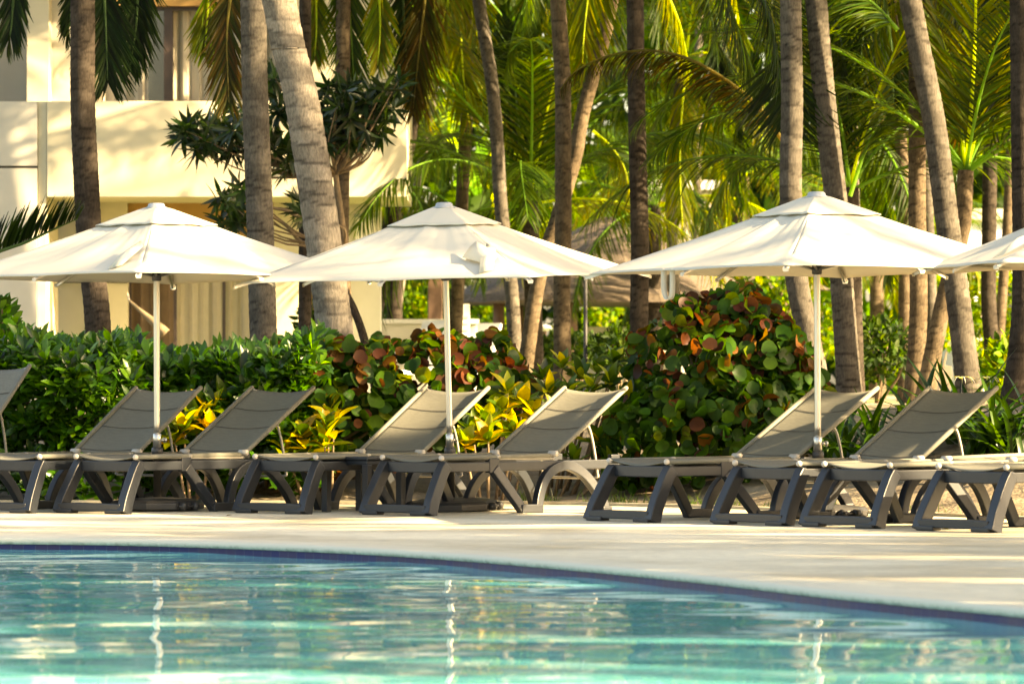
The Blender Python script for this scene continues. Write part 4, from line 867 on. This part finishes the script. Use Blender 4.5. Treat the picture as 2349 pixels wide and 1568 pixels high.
# ------------------------------------------------------------------ hotel building
BD = 54.0
def hotel():
    g = .74; root = empty('hotel_building', (px(400, BD), BD, g), 'cream hotel building with a solid balcony parapet and curtained doors', 'building'); L = np.array(root.location)
    def bx(name, x0, x1, y0, y1, d0, d1, mat, par=root, bev=0.0, yref=None):
        z0 = g - .05 if y1 is None else pz(y1, d0); m = MB(); m.box(px(x0, d0) - L[0], px(x1, d0) - L[0], d0 - L[1], d1 - L[1], z0 - L[2], pz(y0, d0) - L[2]); return m.build(name, mat, par, False, bev)
    bx('balcony', 107, 934, 232, 452, BD, BD + .2, M['stucco'], bev=.01)
    bx('balcony_slab', 109, 932, 440, 453, BD + .2, BD + 3, M['stucco'])
    sr = MB(); sr.box(px(927, BD) - L[0], px(933, BD) - L[0], .2, 3, pz(440, BD) - L[2], pz(234, BD) - L[2]); sr.build('balcony_return', M['stucco'], root)
    bx('side_wall', -700, 85, 233, 380, BD + .02, BD + 1.5, M['stucco_w']); bx('side_wall', -700, 85, 386, None, BD + .02, BD + 1.5, M['stucco_w']); bx('joint', -700, 84, 378, 388, BD + .07, BD + 1.4, M['seam'])
    bx('pilaster', 87, 106, 233, None, BD + .06, BD + 1.5, M['stucco'])
    D2 = BD + 1.9
    bx('lower_wall', 106, 205, 440, None, D2, D2 + .3, M['stucco_w']); bx('lower_wall', 205, 292, 440, None, D2 - .12, D2 + .3, M['stucco'])
    bx('lintel', 292, 690, 440, 548, D2 - .02, D2 + .3, M['ochre'])
    bx('string_course', 106, 292, 645, 649, D2 - .16, D2 - .1, M['seam'])
    bx('column', 627, 688, 440, None, D2 - .3, D2 + .1, M['stucco'])
    dr = bx('patio_door', 294, 627, 548, 556, D2 + .1, D2 + .16, M['frame_dk'])
    for x in (294, 398, 510, 619): bx('door_post', x, x + 7, 556, None, D2 + .1, D2 + .16, M['frame_dk'], dr)
    def curtain(name, x0, x1, y0, y1, d, mat, par, w=.07):
        m = MB(); z0 = g if y1 is None else pz(y1, d); z1 = pz(y0, d); a, b = px(x0, d), px(x1, d); r = random.Random(int(x0))
        n = max(12, int((b - a) / .018)); ph = [r.random() * 6 for _ in range(3)]
        def f(u, v):
            x = a + (b - a) * u; return (x - L[0], d - L[1] + .03 * math.sin(x * 6.28 / .16 + ph[0] + .6 * math.sin(x * 5 + ph[1])) + .012 * math.sin(x * 90), lerp(z0, z1, v) - L[2])
        m.grid(f, n, 3); m.build(name, mat, par, True)
    curtain('curtain', 296, 402, 556, None, D2 + .3, M['curtain_br'], dr); curtain('curtain', 404, 622, 556, None, D2 + .3, M['curtain'], dr)
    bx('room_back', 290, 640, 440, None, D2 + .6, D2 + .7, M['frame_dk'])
    bx('recess_wall', 690, 790, 440, None, D2 + 1.2, D2 + 1.4, M['ochre']); bx('lower_wall', 790, 872, 455, None, D2 + .4, D2 + 1, M['stucco_w'])
    wn = bx('window', 812, 868, 490, 498, D2 + .34, D2 + .4, M['capgrey']); bx('pane', 816, 864, 498, 640, D2 + .37, D2 + .39, M['white'], wn)
    D3 = BD + 2.2; T = -420
    bx('upper_wall', -700, 62, T, 250, D3, D3 + .3, M['greywall']); bx('upper_wall', 62, 112, T, 250, D3 - .25, D3 + .3, M['stucco']); bx('upper_wall', 112, 205, T, 250, D3 + .1, D3 + .3, M['stucco_w'])
    bx('upper_lintel', 205, 640, T, 14, D3 - .05, D3 + .3, M['ochre'])
    sd = bx('sliding_door', 205, 640, 14, 24, D3 + .06, D3 + .14, M['frame_dk'])
    for x0, x1 in ((205, 212), (376, 396), (560, 570), (632, 640)): bx('door_post', x0, x1, 24, 250, D3 + .05, D3 + .14, M['frame_dk'], sd)
    bx('pane', 340, 376, 24, 250, D3 + .1, D3 + .12, M['glass_dk'], sd)
    curtain('curtain', 212, 345, 24, 250, D3 + .3, M['curtain'], sd); curtain('curtain', 398, 632, 24, 250, D3 + .3, M['curtain'], sd)
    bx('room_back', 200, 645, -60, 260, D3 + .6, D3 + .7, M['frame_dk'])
    bx('upper_wall', 640, 905, T, 250, D3, D3 + .3, M['stucco']); bx('end_wall', 895, 905, T, 250, D3 + .3, D3 + 7, M['stucco'])
    bx('floor', 112, 905, 436, 440, BD + .3, D3 + 2, M['greywall'])
    bx('roof', -760, 940, T - 24, T, BD - .4, D3 + 7.5, M['stucco_w'])
hotel()

# ------------------------------------------------------------------ far things
def litter():
    r = np.random.default_rng(77)
    for i in range(14):
        x = r.uniform(-3.2, 3.2); y = edge(x) - r.uniform(.3, 4.6)
        V, Q, per = leafset(np.array([[0, 0, .004]]), np.array([[r.normal(), r.normal(), .03]]), np.array([[0, 0, 1.0]]), r.uniform(.05, .09), r.uniform(.02, .035), pr_lanc, .5, .4, 5)
        o = leaf_object('fallen_leaf', M['leaf'], None, V, Q, per, np.array([[(.20, .12, .04), (.13, .08, .03), (.24, .18, .05)][i % 3]])); o.location = (x, y, .001)
        tag(o, 'small dry brown leaf lying on the pale deck', 'leaf', 'fallen leaves on the deck')
litter()
def hammock():
    d = 53.2; root = empty('hammock', tuple(P(345, 735, d)), 'beige hammock end slung before the brown door curtain', 'hammock'); L = np.array(root.location)
    c = spline([P(296, 688, d), P(325, 715, d), P(352, 738, d), P(380, 765, d)], 16) - L; m = MB(); m.bar(c, np.linspace(.02, .13, 16), .02, (0, 1, 0)); m.build('cloth', M['hammock'], root, True)
    MB().tube([c[0], P(292, 672, d + .8) - L], .012, 6).build('rope', M['palewood'], root, True)
hammock()
def far_things():
    # thatched hut
    d = 68; c = V3(px(1400, d), d + 2, 0); g = .75; root = empty('thatched_hut', tuple(V3(c[0], c[1], g)), 'thatched open hut with brown palm leaf roof far behind the trunks', 'hut')
    m = MB(); n = 40; R = []
    for t, rr in ((0, 2.35), (.0, 2.3), (.12, 2.1), (.35, 1.6), (.6, 1.05), (.85, .45), (1, .05)):
        z = lerp(pz(676, d), pz(492, d), t) - g
        R.append([((rr + .04 * random.random()) * math.cos(a), (rr + .04 * random.random()) * math.sin(a), z + (.05 * random.random() - (.12 if rr == 2.35 else 0))) for a in np.linspace(0, 6.283, n, endpoint=False)])
    m.rings(R); m.build('roof', M['thatch'], root, False)
    for a in (.4, 1.3, 2.4, 3.6, 4.4, 5.5):
        p = MB(); p.tube([(1.85 * math.cos(a), 1.85 * math.sin(a), 0), (1.85 * math.cos(a), 1.85 * math.sin(a), pz(670, d) - g)], .085, 10); p.build('post', M['brownwood'], root, True)
    p = MB(); p.box(-.3, 1.6, 1.2, 1.5, 0, 1.1); p.build('bar_counter', M['stucco_w'], root)
    d = 74; root = empty('thatched_hut', (px(1660, d), d, .75), 'second thatched roof far behind the tall sea grape bush', 'hut'); m = MB(); R = []
    for t, rr in ((0, 1.75), (0, 1.7), (.3, 1.3), (.7, .7), (1, .05)):
        z = lerp(pz(668, d), pz(560, d), t) - .75; R.append([((rr + .04 * random.random()) * math.cos(a), (rr + .04 * random.random()) * math.sin(a), z + .05 * random.random()) for a in np.linspace(0, 6.283, 36, endpoint=False)])
    m.rings(R); m.build('roof', M['thatch'], root, False)
    for a in (.6, 2.2, 3.9, 5.4):
        p = MB(); p.tube([(1.4 * math.cos(a), 1.4 * math.sin(a), 0), (1.4 * math.cos(a), 1.4 * math.sin(a), pz(660, d) - .75)], .08, 10); p.build('post', M['brownwood'], root, True)
    # grey pavilion
    d = 84; root = empty('pavilion', (px(1570, d), d, .75), 'grey walled pavilion with a white cornice far behind the trunks', 'building')
    x0, x1 = px(1480, d) - px(1570, d), px(1645, d) - px(1570, d); zt = pz(436, d) - .75
    m = MB(); m.box(x0, x1, 0, 2, 0, zt); m.build('wall', M['greywall'], root)
    m = MB(); m.box(x0 - .12, x1 + .2, -.15, 2.2, zt, zt + .17); m.build('cornice', M['white'], root, bevel=.01)
    m = MB(); m.box(px(1590, d) - px(1570, d), px(1612, d) - px(1570, d), -.012, .05, pz(560, d) - .75, pz(505, d) - .75); m.build('window', M['glass_dk'], root)
    # white house
    d = 86; root = empty('white_house', (px(2330, d), d, .75), 'white house wall glimpsed behind the right hand palms', 'building')
    m = MB(); m.box(-1.1, 3.5, 0, 3, 0, 3.3); m.build('wall', M['white'], root); m = MB(); m.box(-1.2, 3.6, -.15, 3.1, 3.3, 3.5); m.build('roof', M['stucco'], root)
    m = MB(); m.box(-.2, .5, -.012, .04, 1.0, 2.3); m.build('window', M['glass_dk'], root)
    # low white wall
    d = 62; root = empty('low_wall', (px(840, d), d, .75), 'low pale garden wall right of the leaning pale trunk', 'wall'); m = MB(); m.box(-.9, 1.5, 0, .2, 0, pz(742, d) - .75); m.build('wall_body', M['stucco_w'], root, bevel=.01); m = MB(); m.box(-.93, 1.53, -.04, .24, pz(742, d) - .75, pz(742, d) - .69); m.build('coping', M['white'], root)
    # far white loungers
    for x, d, lab in ((880, 60, 'white far lounger with raised back, beside the dark slanting trunk'), (985, 63, 'pale far lounger with raised back, near the brown post')):
        root = empty('far_lounger', (px(x, d), d, .75), lab, 'sun lounger', 'white far loungers', rz=-.5)
        m = MB(); m.bar([(0, .0, .36), (0, 1.2, .36)], .05, .56); m.build('seat', M['white'], root); m = MB(); m.bar([(0, 1.18, .37), (0, 1.55, 1.05)], .05, .56); m.build('backrest', M['white'], root)
        for sx in (-.22, .22):
            for y in (.1, 1.1): MB().box(sx - .02, sx + .02, y - .02, y + .02, 0, .345).build('leg', M['white'], root)
    # lamps
    d = 62; root = empty('path_lamp', (px(1248, d), d, .75), 'small path lamp with white mushroom cap on a brown post', 'lamp'); h = pz(744, d) - .75
    MB().lathe([(.035, 0), (.035, h - .06)], n=12).build('post', M['brownwood'], root, True); MB().lathe([(.05, h - .09), (.11, h - .06), (.10, h - .02), (.04, h)], n=18).build('cap', M['white'], root, True)
    d = 50; root = empty('lamp_post', (px(1343, d), d, .75), 'slim black lamp post between the second and third umbrellas', 'lamp post'); h = pz(612, d) - .75
    MB().lathe([(.05, 0), (.05, .1), (.022, .14), (.02, h)], n=12).build('pole', M['dark'], root, True); MB().lathe([(.02, h), (.05, h + .01), (.045, h + .035), (.01, h + .05)], n=14).build('cap', M['dark'], root, True)
    d = 46; root = empty('pale_board', (px(2172, d), d, float(tz(px(2172, d), d))), 'pale pointed wooden board standing at the foot of the thick palm', 'board'); hh = pz(838, d) - root.location[2]
    m = MB(); m.bar([(-.05, 0, 0), (0, 0, hh * .8), (.015, 0, hh)], [.12, .12, .07], .03, (0, 1, 0)); m.build('plank', M['palewood'], root, bevel=.006); MB().box(-.12, .02, -.02, .05, 0, .05).build('foot', M['palewood'], root)
    d = 60; root = empty('louvre_cabinet', (px(1064, d), d, .75), 'white louvred cabinet behind the second umbrella pole', 'cabinet'); m = MB(); zt = pz(697, d) - .75; m.box(-.075, .075, 0, .3, 0, zt); m.build('body', M['white'], root)
    m = MB()
    for k in range(12): m.box(-.065, .065, -.015, 0.005, .15 + k * (zt - .25) / 12, .15 + k * (zt - .25) / 12 + .03)
    m.build('louvre', M['stucco_w'], root)
    d = 63; root = empty('wooden_post', (px(998, d), d, .75), 'brown square post under the second umbrella, left of its pole', 'post'); m = MB(); m.box(-.1, .1, 0, .2, 0, pz(500, d) - .75); m.build('shaft', M['brownwood'], root, bevel=.01); MB().box(-.13, .13, -.03, .23, 0, .12).build('plinth', M['stucco_w'], root)
far_things()

# ------------------------------------------------------------------ background shrubs and the far wood
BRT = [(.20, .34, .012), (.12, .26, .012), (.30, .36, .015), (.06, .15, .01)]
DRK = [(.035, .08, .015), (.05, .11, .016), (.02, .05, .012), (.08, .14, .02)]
def shrub(lab, x, y, d, rx, ry, n, pal, seed, L=.1, name='shrub', ry_d=.6):
    r = np.random.default_rng(seed); root = root_for(x, d, name, lab, 'shrub', 'garden shrubs in the background'); s = F / d
    c = P(x, y, d); R = np.array([rx / s, ry_d, ry / s]); dr = rand_dirs(n, r); f = r.uniform(.55, 1.05, n) * (1 + .15 * np.sin(dr[:, 0] * 7 + dr[:, 2] * 5 + seed))
    ps = c + dr * R * f[:, None]; k = ps[:, 2] > tz(ps[:, 0], ps[:, 1]); ps, dr = ps[k], dr[k]; n = len(ps)
    dd = nrm(dr + .8 * r.normal(size=(n, 3)) + np.array([0, 0, .2])); up = nrm(dr + np.array([0, -.3, .6]) + .5 * r.normal(size=(n, 3)))
    V, Q, per = leafset(ps, dd, up, L * r.uniform(.7, 1.3, n), L * .5, pr_lanc, .5, .25, 4)
    leaf_object('foliage', M['farleaf'], root, V, Q, per, palette(n, r, pal, (3, 3, 2, 2)), root.location)
    mb = MB(); b = np.array(root.location)
    for i in range(6):
        p = ps[r.integers(n)] - b; mb.tube(spline([(0, 0, -.03), p * .5 + r.normal(size=3) * .05, p], 6), np.linspace(.02, .006, 6), 5)
    mb.build('stem', M['stem'], root, True)
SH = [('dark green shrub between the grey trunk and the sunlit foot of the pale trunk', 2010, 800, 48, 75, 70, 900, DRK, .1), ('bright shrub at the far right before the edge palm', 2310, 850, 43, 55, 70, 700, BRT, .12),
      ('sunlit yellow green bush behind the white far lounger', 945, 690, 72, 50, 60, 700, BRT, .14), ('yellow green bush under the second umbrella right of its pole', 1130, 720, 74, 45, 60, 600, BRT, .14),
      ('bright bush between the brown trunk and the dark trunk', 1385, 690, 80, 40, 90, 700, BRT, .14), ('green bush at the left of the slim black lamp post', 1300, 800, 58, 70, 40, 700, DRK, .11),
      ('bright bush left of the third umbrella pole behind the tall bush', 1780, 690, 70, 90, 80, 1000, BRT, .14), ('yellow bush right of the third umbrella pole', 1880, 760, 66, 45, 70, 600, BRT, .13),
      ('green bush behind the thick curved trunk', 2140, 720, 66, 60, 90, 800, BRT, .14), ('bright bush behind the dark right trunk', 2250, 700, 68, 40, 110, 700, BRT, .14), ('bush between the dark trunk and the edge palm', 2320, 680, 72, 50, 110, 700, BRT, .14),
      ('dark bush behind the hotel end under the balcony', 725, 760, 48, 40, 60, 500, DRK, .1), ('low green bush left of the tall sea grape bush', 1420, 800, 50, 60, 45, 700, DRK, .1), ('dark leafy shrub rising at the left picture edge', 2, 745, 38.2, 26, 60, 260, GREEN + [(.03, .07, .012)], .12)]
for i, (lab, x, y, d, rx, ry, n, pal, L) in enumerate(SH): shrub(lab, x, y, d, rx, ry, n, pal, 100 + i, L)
def wood():
    r = np.random.default_rng(91); n = 42000
    x = r.uniform(-30, 32, n); z = .7 + 13.5 * r.random(n) ** .85; y = 96 + 7 * r.random(n) - .4 * z * 0 + 2.5 * np.sin(x * .5) + 1.5 * np.sin(z * .9 + x * .3)
    dd = nrm(r.normal(size=(n, 3)) + np.array([.3, -.4, .1])); up = nrm(r.normal(size=(n, 3)) * .6 + np.array([.3, -.7, .5]))
    V, Q, per = leafset(np.column_stack([x, y, z]), dd, up, r.uniform(.5, 1.1, n), r.uniform(.2, .42, n), pr_lanc, .5, .2, 4)
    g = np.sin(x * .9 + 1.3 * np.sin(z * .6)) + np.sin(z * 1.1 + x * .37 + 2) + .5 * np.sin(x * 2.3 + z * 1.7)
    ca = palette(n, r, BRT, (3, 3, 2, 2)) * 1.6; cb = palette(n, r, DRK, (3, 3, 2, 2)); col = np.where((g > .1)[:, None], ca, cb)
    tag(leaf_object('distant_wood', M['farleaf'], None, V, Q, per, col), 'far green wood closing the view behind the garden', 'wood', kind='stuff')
wood()
